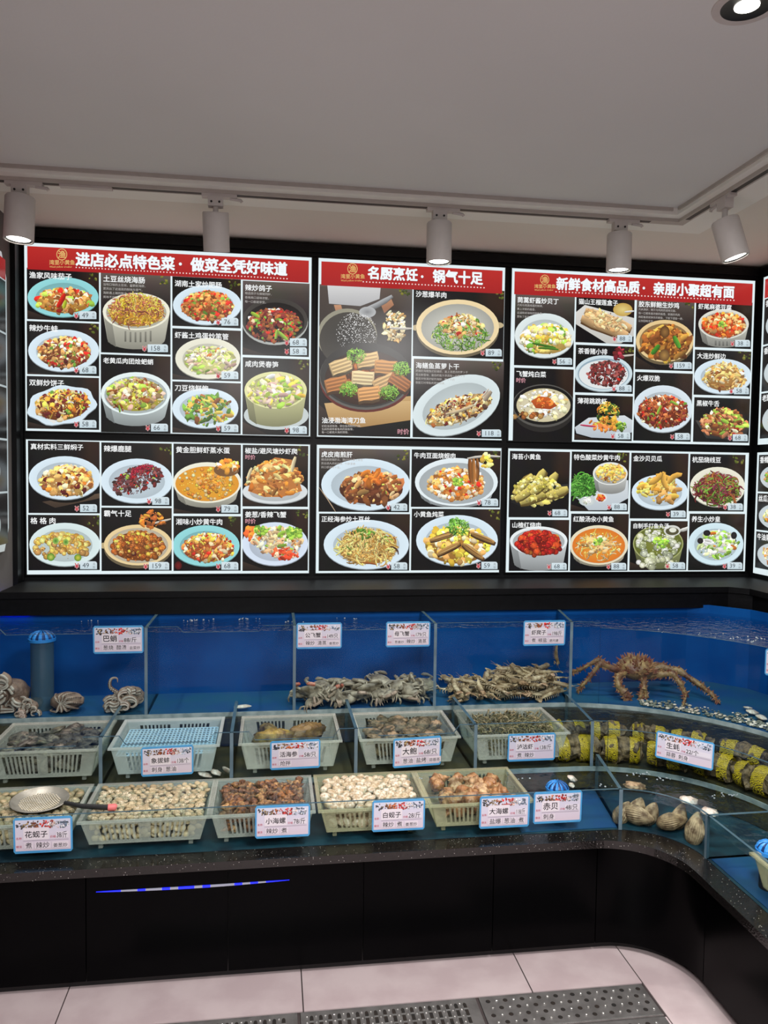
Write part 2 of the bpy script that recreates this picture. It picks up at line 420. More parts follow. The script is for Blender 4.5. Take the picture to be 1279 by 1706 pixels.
def ribbon(b, p, z0, z1, th, mi=0, mi_edge=None, i0=0, i1=None):
    """a wall of thickness th standing on the path p"""
    i1 = len(p) if i1 is None else i1
    mi_edge = mi if mi_edge is None else mi_edge
    s0 = len(b.v)
    for i in range(i0, i1):
        n_ = nrm(p, i)
        for z in (z0, z1):
            b.v.append((p[i][0], p[i][1], z)); b.v.append((p[i][0]+n_.x*th, p[i][1]+n_.y*th, z))
    for i in range(i1-i0-1):
        k = s0+i*4; q = k+4
        for f, m_ in (((k, q, q+2, k+2), mi), ((k+1, k+3, q+3, q+1), mi), ((k+2, q+2, q+3, k+3), mi_edge), ((k, k+1, q+1, q), mi_edge)):
            b.f.append(f); b.m.append(m_)
    for k, fl in ((s0, 0), (s0+(i1-i0-1)*4, 1)):
        b.f.append((k, k+2, k+3, k+1) if not fl else (k, k+1, k+3, k+2)); b.m.append(mi_edge)
    return b
def deck(b, pa, pb, z0, z1, mi=0, inset=0.):
    n_ = min(len(pa), len(pb)); s0 = len(b.v)
    for i in range(n_):
        for z in (z0, z1):
            for (x, y) in (pa[i], pb[i]): b.v.append((x, y, z))
    for i in range(n_-1):
        k = s0+i*4; q = k+4
        for f in ((k, k+1, q+1, q), (k+2, q+2, q+3, k+3), (k, q, q+2, k+2), (k+1, k+3, q+3, q+1)):
            b.f.append(f); b.m.append(mi)
    b.f.append((s0, s0+2, s0+3, s0+1)); b.m.append(mi); k = s0+(n_-1)*4; b.f.append((k, k+1, k+3, k+2)); b.m.append(mi)
    return b
def cut(p, u0, u1):
    """the part of path p between arc lengths u0 and u1"""
    out = []; s = 0
    for i in range(len(p)-1):
        a = Vector(p[i]); c = Vector(p[i+1]); L = (c-a).length
        if s+L > u0 and s < u1:
            for u in ([max(u0, s)] if not out else [])+[min(u1, s+L)]:
                q = a+(c-a)*((u-s)/L)
                if not out or (Vector(out[-1])-q).length > 1e-6: out.append((q.x, q.y))
        s += L
    return out
def plen(p): return sum((Vector(p[i+1])-Vector(p[i])).length for i in range(len(p)-1))

# ---- cabinet below
o = empty('tank_cabinet', (0, 2.2, 0), 'low glossy black cabinet carrying the seafood tanks, curving round the inner corner', 'cabinet')
b = MB(); ribbon(b, path(1.02, 2.0, .225), .0, .325, .05); b.build('carcass', M['toe'], o).matrix_parent_inverse = Matrix.Translation((0, -2.2, 0))
PB = [(x, y-.004) for x, y in P_BASE]
seams = [at_y(px, 1520, 2.2).x-XL for px in (140, 377, 602, 818)]
curve0 = 1.0-XL
edges = [0]+seams+[curve0-.02, curve0+.33, curve0+.62, plen(PB)]
holes_px = [(15, 1613), (258, 1595), (487, 1578), (707, 1564), (922, 1551)]
for i in range(len(edges)-1):
    seg = cut(P_BASE, edges[i]+.0015, edges[i+1]-.0015)
    b = MB(); ribbon(b, seg, .028, .332, .012)
    pn = b.build('front_panel', M['cabinet'], o, 30); pn.matrix_parent_inverse = Matrix.Translation((0, -2.2, 0))
    if i < 5:
        c = at_y(*holes_px[i], 2.2)
        hb = MB().tube([(c.x, 2.203, c.z), (c.x, 2.1975, c.z)], .0095, 14)
    elif i == 6:
        c = at_x(1208, 1646, 1.215); hb = MB().tube([(1.218, c.y, c.z), (1.2125, c.y, c.z)], .0095, 14)
    else: continue
    h = hb.build('lock_hole', M['seam'], pn); h.matrix_parent_inverse = Matrix.Translation((0, -2.2, 0))
# glowing light strip caught in the gap under the granite
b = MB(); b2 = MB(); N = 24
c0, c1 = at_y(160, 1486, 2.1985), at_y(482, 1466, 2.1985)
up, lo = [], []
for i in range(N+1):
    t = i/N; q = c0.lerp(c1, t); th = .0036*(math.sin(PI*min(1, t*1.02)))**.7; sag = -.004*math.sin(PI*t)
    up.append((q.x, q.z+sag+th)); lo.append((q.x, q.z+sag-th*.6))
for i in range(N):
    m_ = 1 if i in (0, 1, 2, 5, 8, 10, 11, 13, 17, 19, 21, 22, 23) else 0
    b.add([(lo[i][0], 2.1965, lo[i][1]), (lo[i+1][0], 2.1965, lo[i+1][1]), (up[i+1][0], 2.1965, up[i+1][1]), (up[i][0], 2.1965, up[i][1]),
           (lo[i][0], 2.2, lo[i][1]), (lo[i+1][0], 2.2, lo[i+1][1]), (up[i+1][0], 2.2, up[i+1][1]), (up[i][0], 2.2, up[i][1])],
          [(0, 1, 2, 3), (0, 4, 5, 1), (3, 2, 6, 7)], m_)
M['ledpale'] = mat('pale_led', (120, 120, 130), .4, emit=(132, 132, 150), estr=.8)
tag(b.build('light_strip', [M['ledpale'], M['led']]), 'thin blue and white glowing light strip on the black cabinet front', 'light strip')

# ---- granite ledge
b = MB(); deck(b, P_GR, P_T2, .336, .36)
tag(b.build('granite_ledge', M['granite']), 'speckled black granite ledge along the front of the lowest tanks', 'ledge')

# ---- tanks
def tank(name, label, p_front, p_back, zf, zt, zw, floor_m, back_m=None, back_top=None, dividers=(), notch=None, bot_strip=True, wmat='water'):
    o = empty(name, (0, p_front[0][1], zf), label, 'fish tank')
    inv = Matrix.Translation((0, -p_front[0][1], -zf))
    def put(b, nm, m_, sm=None):
        q = b.build(nm, m_, o, sm); q.matrix_parent_inverse = inv; return q
    fl = MB(); deck(fl, p_front, p_back, zf-.012, zf); put(fl, 'base_plate', [floor_m])
    L = plen(p_front); us = [0]+sorted(dividers)+[L]
    for i in range(len(us)-1):
        seg = cut(p_front, us[i]+.0008, us[i+1]-.0008)
        b = MB()
        straight = us[i+1] < (1.05-XL+.02)
        if notch and straight:
            zn, a, s_ = notch; x0, x1, y = seg[0][0], seg[-1][0], seg[0][1]
            a0 = a if i else 0.; 
            poly = [(x0, zf-.012), (x1, zf-.012), (x1, zt), (x1-a, zt), (x1-a-s_, zn), (x0+a+s_, zn), (x0+a, zt), (x0, zt)]
            b.prism(poly, 'y', y, y+.008, 0, 1)
        elif notch and i == len(us)-2:
            zn = notch[0]; h = 2
            p2 = cut(seg, 0, notch[1]); p3 = cut(seg, notch[1], plen(seg))
            ribbon(b, p2, zf-.012, zt, .008, 0, 1); ribbon(b, p3, zf-.012, zn, .008, 0, 1)
        else: ribbon(b, seg, zf-.012, zt, .008, 0, 1)
        put(b, 'front_pane', [M['glass'], M['glassedge']])
    if bot_strip:
        b = MB(); ribbon(b, [(x, y-.004) for x, y in p_front], zf-.012, zf+.004, .004); put(b, 'silicone_strip', M['silicone'])
    for u in dividers:
        a = Vector(cut(p_front, u, u+.01)[0]); n_ = nrm(cut(p_front, max(0, u-.01), u+.01), 1)
        dep = min(1.2, min((Vector(q)-a).length for q in p_back)) if u < 1.05-XL+.02 else None
        if dep is None: dep = min((Vector(q)-a).length for q in p_back)
        e_ = a+n_*(dep-.002); t = Vector((n_.y, -n_.x))*.0055
        vs = [(q.x, q.y, z) for z in (zf, zt) for q in (a-t-n_*.003, a+t-n_*.003, e_-t, e_+t)]
        b = MB().add(vs, [(0, 2, 6, 4), (1, 5, 7, 3)], 0).add(vs, [(2, 3, 7, 6), (4, 6, 7, 5), (0, 1, 3, 2)], 1).add(vs, [(0, 4, 5, 1)], 2)
        put(b, 'divider_pane', [M['glass'], M['glassedge'], M['glasspost']])
    if back_m:
        b = MB(); ribbon(b, p_back, zf, back_top, .008); put(b, 'back_panel', back_m)
    wb = MB(); pf = [(x+nrm(p_front, i).x*.009, y+nrm(p_front, i).y*.009) for i, (x, y) in enumerate(p_front)]
    pb = [(x-nrm(p_back, i).x*.004, y-nrm(p_back, i).y*.004) for i, (x, y) in enumerate(p_back)]
    n_ = len(pf)
    wb.add([(*q, zw) for q in pf]+[(*q, zw) for q in pb], [(i, i+1, n_+i+1, n_+i) for i in range(n_-1)])
    wo = wb.build('water', M[wmat]); tag(wo, 'water surface filling the '+label, 'water', kind='stuff')
    return o
u1 = [at_y(px, py, 2.24).x-XL for px, py in ((1030, 1350),)]
T1 = tank('lower_tank', 'lowest row of glass tanks behind the granite ledge', P_T1, P_T2, .361, .487, .456, M['tealfloor'], dividers=(u1[0], (1.04-XL)+.2*PI/2+.0), bot_strip=False)
def floor_sheet(ua, ub, m, nm):
    i_ = Matrix.Translation((0, -P_T1[0][1], -.361)); pa = cut(P_T1, ua, ub); b = MB()
    pa = [(x+nrm(pa, i).x*.01, y+nrm(pa, i).y*.01) for i, (x, y) in enumerate(pa)]
    pb = [(x+nrm(pa, i).x*.28, y+nrm(pa, i).y*.28) for i, (x, y) in enumerate(pa)]
    deck(b, pa, pb, .3612, .3632); b.build(nm, m, T1).matrix_parent_inverse = i_
ux = at_y(868, 1380, 2.24).x-XL
floor_sheet(ux, u1[0]-.006, M['bluefloor'], 'blue_floor_sheet')
floor_sheet((1.04-XL)+.2*PI/2+.01, plen(P_T1)-.01, M['bluefloor'], 'blue_floor_sheet')
u2 = [at_y(px, 1260, 2.545).x-XL for px in (165, 383, 590, 789, 982)]
T2 = tank('middle_tank', 'middle row of glass tanks with notched front panes', P_T2, P_T3, .44, .603, .556, M['darkfloor'], dividers=u2, notch=(.575, .055, .02))
u3 = [at_y(px, 1110, 2.88).x-XL for px in (241, 488, 722, 947)]
T3 = tank('upper_tank', 'tall top row of glass tanks with deep blue backs', P_T3, P_BK, .565, .887, .866, M['bluefloor'], M['blueback'], .90, dividers=u3, notch=(.866, .11, .02), wmat='waterblue')
# blue end panel and blue lamp line at the left end, and dark riser behind the lowest tanks
b = MB(); b.box(XL+.001, XL+.012, 2.89, 3.158, .566, .90)
tag(b.build('blue_end_panel', M['blueback']), 'blue end panel closing the top tank row at the left wall', 'panel')
b = MB(); ribbon(b, [(x, y+.012) for x, y in P_T2], .361, .426, .01)
b.build('riser_panel', M['darkfloor'], T2).matrix_parent_inverse = Matrix.Translation((0, -P_T2[0][1], -.44))
b = MB(); ribbon(b, [(x, y+.012) for x, y in P_T3], .445, .55, .01)
b.build('riser_panel', M['darkfloor'], T3).matrix_parent_inverse = Matrix.Translation((0, -P_T3[0][1], -.565))
# ================================================================== flat print (menu art, price cards)
class Art:
    """layers of flat colour on a print; every layer lies a hair in front of the last"""
    def __init__(s, fn, step=5e-6, start=0.): s.fn = fn; s.step = step; s.d = start; s.v = []; s.f = []; s.c = []
    def poly(s, pts, col, col2=None):
        """filled outline; col2 = colour along the lower side (a printed tone)"""
        s.d += s.step; b = len(s.v)
        ys = [p[1] for p in pts]; y0, y1 = min(ys), max(ys)
        for p in pts:
            s.v.append(s.fn(p[0], p[1], s.d))
            if col2 is None: s.c.append(lin(col))
            else:
                t = (p[1]-y0)/(y1-y0+1e-9); s.c.append(lin([a+(b_-a)*t for a, b_ in zip(col, col2)]))
        s.f.append(tuple(range(b, b+len(pts))))
    def fan(s, pts, cc, ce):
        s.d += s.step; b = len(s.v); n = len(pts)
        cx = sum(p[0] for p in pts)/n; cy = sum(p[1] for p in pts)/n
        s.v.append(s.fn(cx, cy, s.d)); s.c.append(lin(cc))
        for i, p in enumerate(pts): s.v.append(s.fn(p[0], p[1], s.d)); s.c.append(lin(ce if not isinstance(ce, list) else ce[i]))
        for i in range(n): s.f.append((b, b+1+i, b+1+(i+1) % n))
    def ell(s, cx, cy, rx, ry, cc, ce=None, rot=0, n=36, wob=0., rng=random):
        c_, s_ = math.cos(rot), math.sin(rot); pts = []
        for k in range(n):
            a = 2*PI*k/n; w_ = 1+(wob*math.sin(k*2*PI/n*7) if wob > 0 else 0)
            x, y = rx*w_*math.cos(a), ry*w_*math.sin(a); pts.append((cx+x*c_-y*s_, cy+x*s_+y*c_))
        if ce is None: s.poly(pts, cc)
        else: s.fan(pts, cc, ce)
    def blob(s, cx, cy, r, col, rng, asp=.7, n=7):
        rot = rng.random()*PI; c_, s_ = math.cos(rot), math.sin(rot); pts = []; ce = []
        for k in range(n):
            a = 2*PI*k/n; q = r*rng.uniform(.75, 1.2); x, y = q*math.cos(a), q*asp*math.sin(a)
            dx, dy = x*c_-y*s_, x*s_+y*c_; pts.append((cx+dx, cy+dy))
            ce.append(shade(col, 1.05-.5*max(-.15, dy/r)))
        s.fan(pts, shade(col, 1.15), ce)
    def strip(s, x0, y0, ang, L, w_, col, rng, curl=1.):
        n = 4; pts = []; k = rng.uniform(-curl, curl)
        x, y = x0, y0; left = []; right = []
        for i in range(n+1):
            a = ang+k*(i/n-.5); nx, ny = -math.sin(a), math.cos(a); ww = w_*(.6 if i in (0, n) else 1)
            left.append((x+nx*ww/2, y+ny*ww/2)); right.append((x-nx*ww/2, y-ny*ww/2))
            x += math.cos(a)*L/n; y += math.sin(a)*L/n
        s.d += s.step; b = len(s.v)
        for p, q in zip(left, right):
            s.v += [s.fn(*p, s.d), s.fn(*q, s.d)]; up = p[1] < q[1]
            s.c += [lin(shade(col, 1.15 if up else .62)), lin(shade(col, .62 if up else 1.15))]
        for i in range(n): s.f.append((b+2*i, b+2*i+1, b+2*i+3, b+2*i+2))
    def text(s, string, origin_px, size, col, bold=0., right=False, world=False, gap=1e-4, squeeze=1.):
        """lettering standing on the print: origin = left end of the baseline"""
        vs, fs, wd = text_mesh(string, bold)
        s.d += gap; b = len(s.v); ox, oy = origin_px
        if right: ox -= wd*size*squeeze
        s.v += [s.fn(ox+x*size*squeeze, oy-y*size, s.d) for x, y in vs]; s.c += [lin(col)]*len(vs)
        s.f += [tuple(b+i for i in f) for f in fs]
        return wd*size*squeeze
    def build(s, name, m, parent=None):
        me = bpy.data.meshes.new(name); me.from_pydata(s.v, [], s.f); me.materials.append(m)
        a = me.color_attributes.new('ink', 'FLOAT_COLOR', 'POINT')
        arr = np.ones((len(s.v), 4), dtype=np.float32); arr[:, :3] = np.array(s.c, dtype=np.float32); a.data.foreach_set('color', arr.ravel())
        me.update(); o = bpy.data.objects.new(name, me); COL.objects.link(o)
        if parent: o.parent = parent
        return o
def shade(c, k): return tuple(max(0, min(255, v*k)) for v in c)
_tc = {}
def text_mesh(string, bold=0.):
    key = (string, bold)
    if key in _tc: return _tc[key]
    cu = bpy.data.curves.new('lettering', 'FONT'); cu.body = string; cu.size = 1.0; cu.fill_mode = 'FRONT'; cu.resolution_u = 1 if len(string) > 9 else 2
    cu.dimensions = '2D'
    o = bpy.data.objects.new('lettering', cu); COL.objects.link(o)
    dg = bpy.context.evaluated_depsgraph_get(); dg.update()
    me = bpy.data.meshes.new_from_object(o.evaluated_get(dg))
    vs = [(v.co.x, v.co.y) for v in me.vertices]; fs = [tuple(p.vertices) for p in me.polygons]
    wd = max([v[0] for v in vs] or [0])
    bpy.data.objects.remove(o); bpy.data.curves.remove(cu); bpy.data.meshes.remove(me)
    if bold:                                       # heavier strokes: the outline laid down several times round itself
        n = len(vs); V0, F0 = vs, fs; vs, fs = [], []
        ks = 10 if bold > .025 else 5
        for k in range(ks):
            a = 2*PI*k/ks; b = len(vs); vs += [(x+bold*math.cos(a), y+bold*math.sin(a)) for x, y in V0]; fs += [tuple(b+i for i in f) for f in F0]
    _tc[key] = (vs, fs, wd); return _tc[key]

# ---- how the dishes are drawn
WH, CR, AQ, BG = (206, 222, 232), (222, 220, 202), (140, 205, 208), (208, 186, 140)
def plate(A, cx, cy, rx, ry, col=WH, rot=0, wob=0.):
    A.ell(cx+2, cy+ry*.16, rx*.99, ry, (10, 9, 9), rot=rot)
    A.ell(cx, cy+1.5, rx, ry, shade(col, .72), rot=rot, wob=wob)
    A.ell(cx, cy, rx, ry, shade(col, .93), shade(col, 1.06), rot=rot, wob=wob)
    A.ell(cx, cy+ry*.04, rx*.78, ry*.76, shade(col, .97), shade(col, .86), rot=rot)
def bowl(A, cx, cy, rx, ry, yb, col=CR, flute=False):
    """a deep dish: its wall down to yb, then the rim"""
    pts = [(cx-rx, cy)]+[(cx-rx*.86*math.cos(a), yb-ry*.55+ry*.55*math.sin(a)) for a in np.linspace(0, PI, 14)]+[(cx+rx, cy)]
    A.poly(pts, shade(col, .96), shade(col, .62))
    A.poly([(cx-rx*.98, cy+2), (cx-rx*.84, yb-ry*.4), (cx-rx*.6, yb-ry*.12), (cx-rx*.72, cy+ry*.6)], shade(col, .74), shade(col, .5))
    if flute:
        for t in (-.35, -.2, -.05, .1, .25, .4):
            x = cx+rx*t; y = cy+ry*.95*math.sqrt(1-t*t)
            A.poly([(x, y+5), (x+3, y+5), (x+3, y+5+(yb-y)*.5), (x, y+5+(yb-y)*.5)], shade(col, .62), shade(col, .45))
    A.ell(cx, cy, rx, ry, shade(col, .95), shade(col, 1.08)); A.ell(cx, cy+ry*.06, rx*.9, ry*.86, shade(col, .86), shade(col, .78))
def food(A, rng, cx, cy, rx, ry, pal, kind='chunk', size=5, n=170, dome=.35, rot=0, base=None):
    if base: A.ell(cx, cy, rx, ry, shade(base, 1.08), shade(base, .8), rot=rot, n=26)
    c_, s_ = math.cos(rot), math.sin(rot); L = []
    if kind == 'ball': n = int(n*1.6); size *= .88
    elif kind != 'strip': n = int(n*1.2); size *= .95
    else: n = int(n*1.5)
    for _ in range(n):
        r = math.sqrt(rng.random()); a = rng.random()*2*PI; L.append((r, a, 0))
    for _ in range(n if size > 2 else 0):
        r = math.sqrt(rng.random()); a = rng.random()*2*PI; L.append((r, a, 1))
    L = [(r*rx*math.cos(a), r*ry*math.sin(a), r, t) for r, a, t in L]; L.sort(key=lambda q: q[1]+rng.uniform(-2.5, 2.5))
    wts = [p[3] if len(p) > 3 else 1 for p in pal]
    m_ = [sum(p[i]*w_ for p, w_ in zip(pal, wts))/sum(wts) for i in range(3)]
    for x, y, r, t in L:
        y2 = y-dome*ry*(1-r*r); px, py = cx+x*c_-y2*s_, cy+x*s_+y2*c_
        col = rng.choices(pal, wts)[0][:3]; k = rng.uniform(.78, 1.3)*(1.12-.24*max(0, y/ry))
        sz = size*rng.uniform(.55, 1.25)
        if t:                                     # small bits between the pieces
            col = shade([.6*a_+.4*b_ for a_, b_ in zip(col, m_)], rng.choice((.62, .85, 1.1, 1.35)))
            A.blob(px, py, max(.9, sz*.3), col, rng, .7, 5); continue
        col = shade(col, k)
        if kind == 'chunk': A.blob(px, py, sz, col, rng)
        elif kind == 'ball':
            A.ell(px, py+.6, sz, sz*.9, shade(col, .55), n=10); A.ell(px, py, sz*.93, sz*.85, shade(col, 1.12), shade(col, .78), n=10)
            A.ell(px-sz*.3, py-sz*.35, sz*.2, sz*.14, shade(col, 1.5), n=6)
        else:
            if kind == 'slab' and rng.random() < .55 or kind == 'mix' and rng.random() < .6: A.blob(px, py, sz*.9, col, rng, .55 if kind == 'slab' else .7, 6 if kind == 'slab' else 7); continue
            L_, w_, cu = {'strip': (sz*2.1, max(1.1, sz*.26), 2.6), 'slab': (sz*1.7, sz*.75, .9), 'mix': (sz*1.9, sz*.5, 1.6)}[kind]
            an = rng.random()*2*PI if kind != 'slab' else rng.uniform(-1, 1)
            A.strip(px-math.cos(an)*L_/2, py-math.sin(an)*L_/2*.8, an, L_, w_, col, rng, cu)
    for _ in range(int(n*.12)):                    # small bright glints of sauce
        r = math.sqrt(rng.random())*.85; a = rng.random()*2*PI
        x, y = r*rx*math.cos(a), r*ry*math.sin(a)-dome*ry*(1-r*r)
        A.ell(cx+x*c_-y*s_, cy+x*s_+y*c_, .8, .55, shade(m_, 1.7), n=5)
TAN, RED, GRN, DKR, CRM, ORG, YEL, BRN, DK, LG, PNK, WHT = (205, 155, 90), (190, 42, 32), (98, 140, 52), (105, 38, 38), (226, 206, 164), (216, 124, 46), (222, 178, 70), (140, 82, 42), (62, 42, 38), (150, 188, 70), (208, 168, 150), (234, 230, 220)

def back(A, rng, x0, y0, x1, y1, light=0.):
    """dark table behind a dish, with a few soft shapes"""
    t = (24, 22, 22); u = (13, 12, 13)
    if light: t = (98, 88, 82)
    n = 6; A.d += A.step; b0 = len(A.v)
    for j in range(n+1):
        for i in range(n+1):
            x, y = x0+(x1-x0)*i/n, y0+(y1-y0)*j/n; A.v.append(A.fn(x, y, A.d))
            k = max(0, 1-j/n*1.7); tone = [a*k+b_*(1-k)+rng.uniform(-3, 3) for a, b_ in zip(t, u)]
            if light == 0 and i >= n-1 and j <= 2: tone = [a+c for a, c in zip(tone, (26, 14, 6))]
            A.c.append(lin(tone))
    for j in range(n):
        for i in range(n): q = b0+j*(n+1)+i; A.f.append((q, q+1, q+n+2, q+n+1))
    if rng.random() < .5:
        y = y1-rng.uniform(.08, .25)*(y1-y0); A.poly([(x0, y), (x0+(x1-x0)*.4, y1-1), (x0, y1-1)], (58, 44, 36), (30, 24, 22))
    if rng.random() < .45:
        for _ in range(9): A.blob(x1-rng.uniform(3, 22), y0+rng.uniform(4, 22), rng.uniform(1.5, 3.5), rng.choice([(86, 96, 34), (120, 118, 50), (60, 70, 30)]), rng)

def price(A, x1, y1, num, k=1.):
    """white price tab whose lower right corner sits at x1, y1"""
    w_ = (17+5.6*len(num))*k; h = 13*k; r = 4*k
    pts = [(x1-w_, y1), (x1-w_, y1-h)]+[(x1-r+r*math.sin(a), y1-h+r-r*math.cos(a)) for a in np.linspace(0, PI/2, 5)]+[(x1, y1)]
    A.poly(pts, (214, 228, 234), (196, 214, 222))
    A.text(num, (x1-w_+4*k, y1-2.6*k), 11.3*k, (58, 66, 74), .0)
    A.text('元', (x1-7.2*k, y1-7*k), 4.6*k, (90, 90, 92)); A.text('份', (x1-7.2*k, y1-1.6*k), 4.6*k, (90, 90, 92))
    A.text('¥', (x1-w_-8.5*k, y1-1.5*k), 11.5*k, (240, 214, 214), .05); A.text('¥', (x1-w_-8.5*k, y1-1.5*k), 11.5*k, (190, 26, 44), .015)

# each dish: cell edges (px of the photo), title, title size, price, notes, drawing
def D(*ops): return ops
def draw(A, rng, ops):
    for op in ops:
        k = op[0]
        if k == 'P': plate(A, *op[1:])
        elif k == 'W': bowl(A, *op[1:])
        elif k == 'E': A.ell(*op[1:])
        elif k == 'F':
            kw = op[6] if len(op) > 6 else {}
            food(A, rng, *op[1:6], **kw)
        elif k == 'Q': A.poly(*op[1:])
        elif k == 'S': A.strip(*op[1:7], rng, op[7] if len(op) > 7 else .3)
def K(kind='chunk', size=5, n=170, dome=.35, rot=0, base=None): return dict(kind=kind, size=size, n=n, dome=dome, rot=rot, base=base)
def pot(cx, cy, rx, ry, col, inner):
    return [('E', cx-rx*.98, cy+1, 9, 5, shade(col, .9)), ('E', cx+rx*.98, cy-3, 9, 5, shade(col, .9)), ('E', cx, cy+5, rx, ry, shade(col, .5)), ('E', cx, cy, rx, ry, col, shade(col, 1.12)),
            ('E', cx, cy+1, rx*.88, ry*.86, shade(inner, 1.05), shade(inner, .8))]

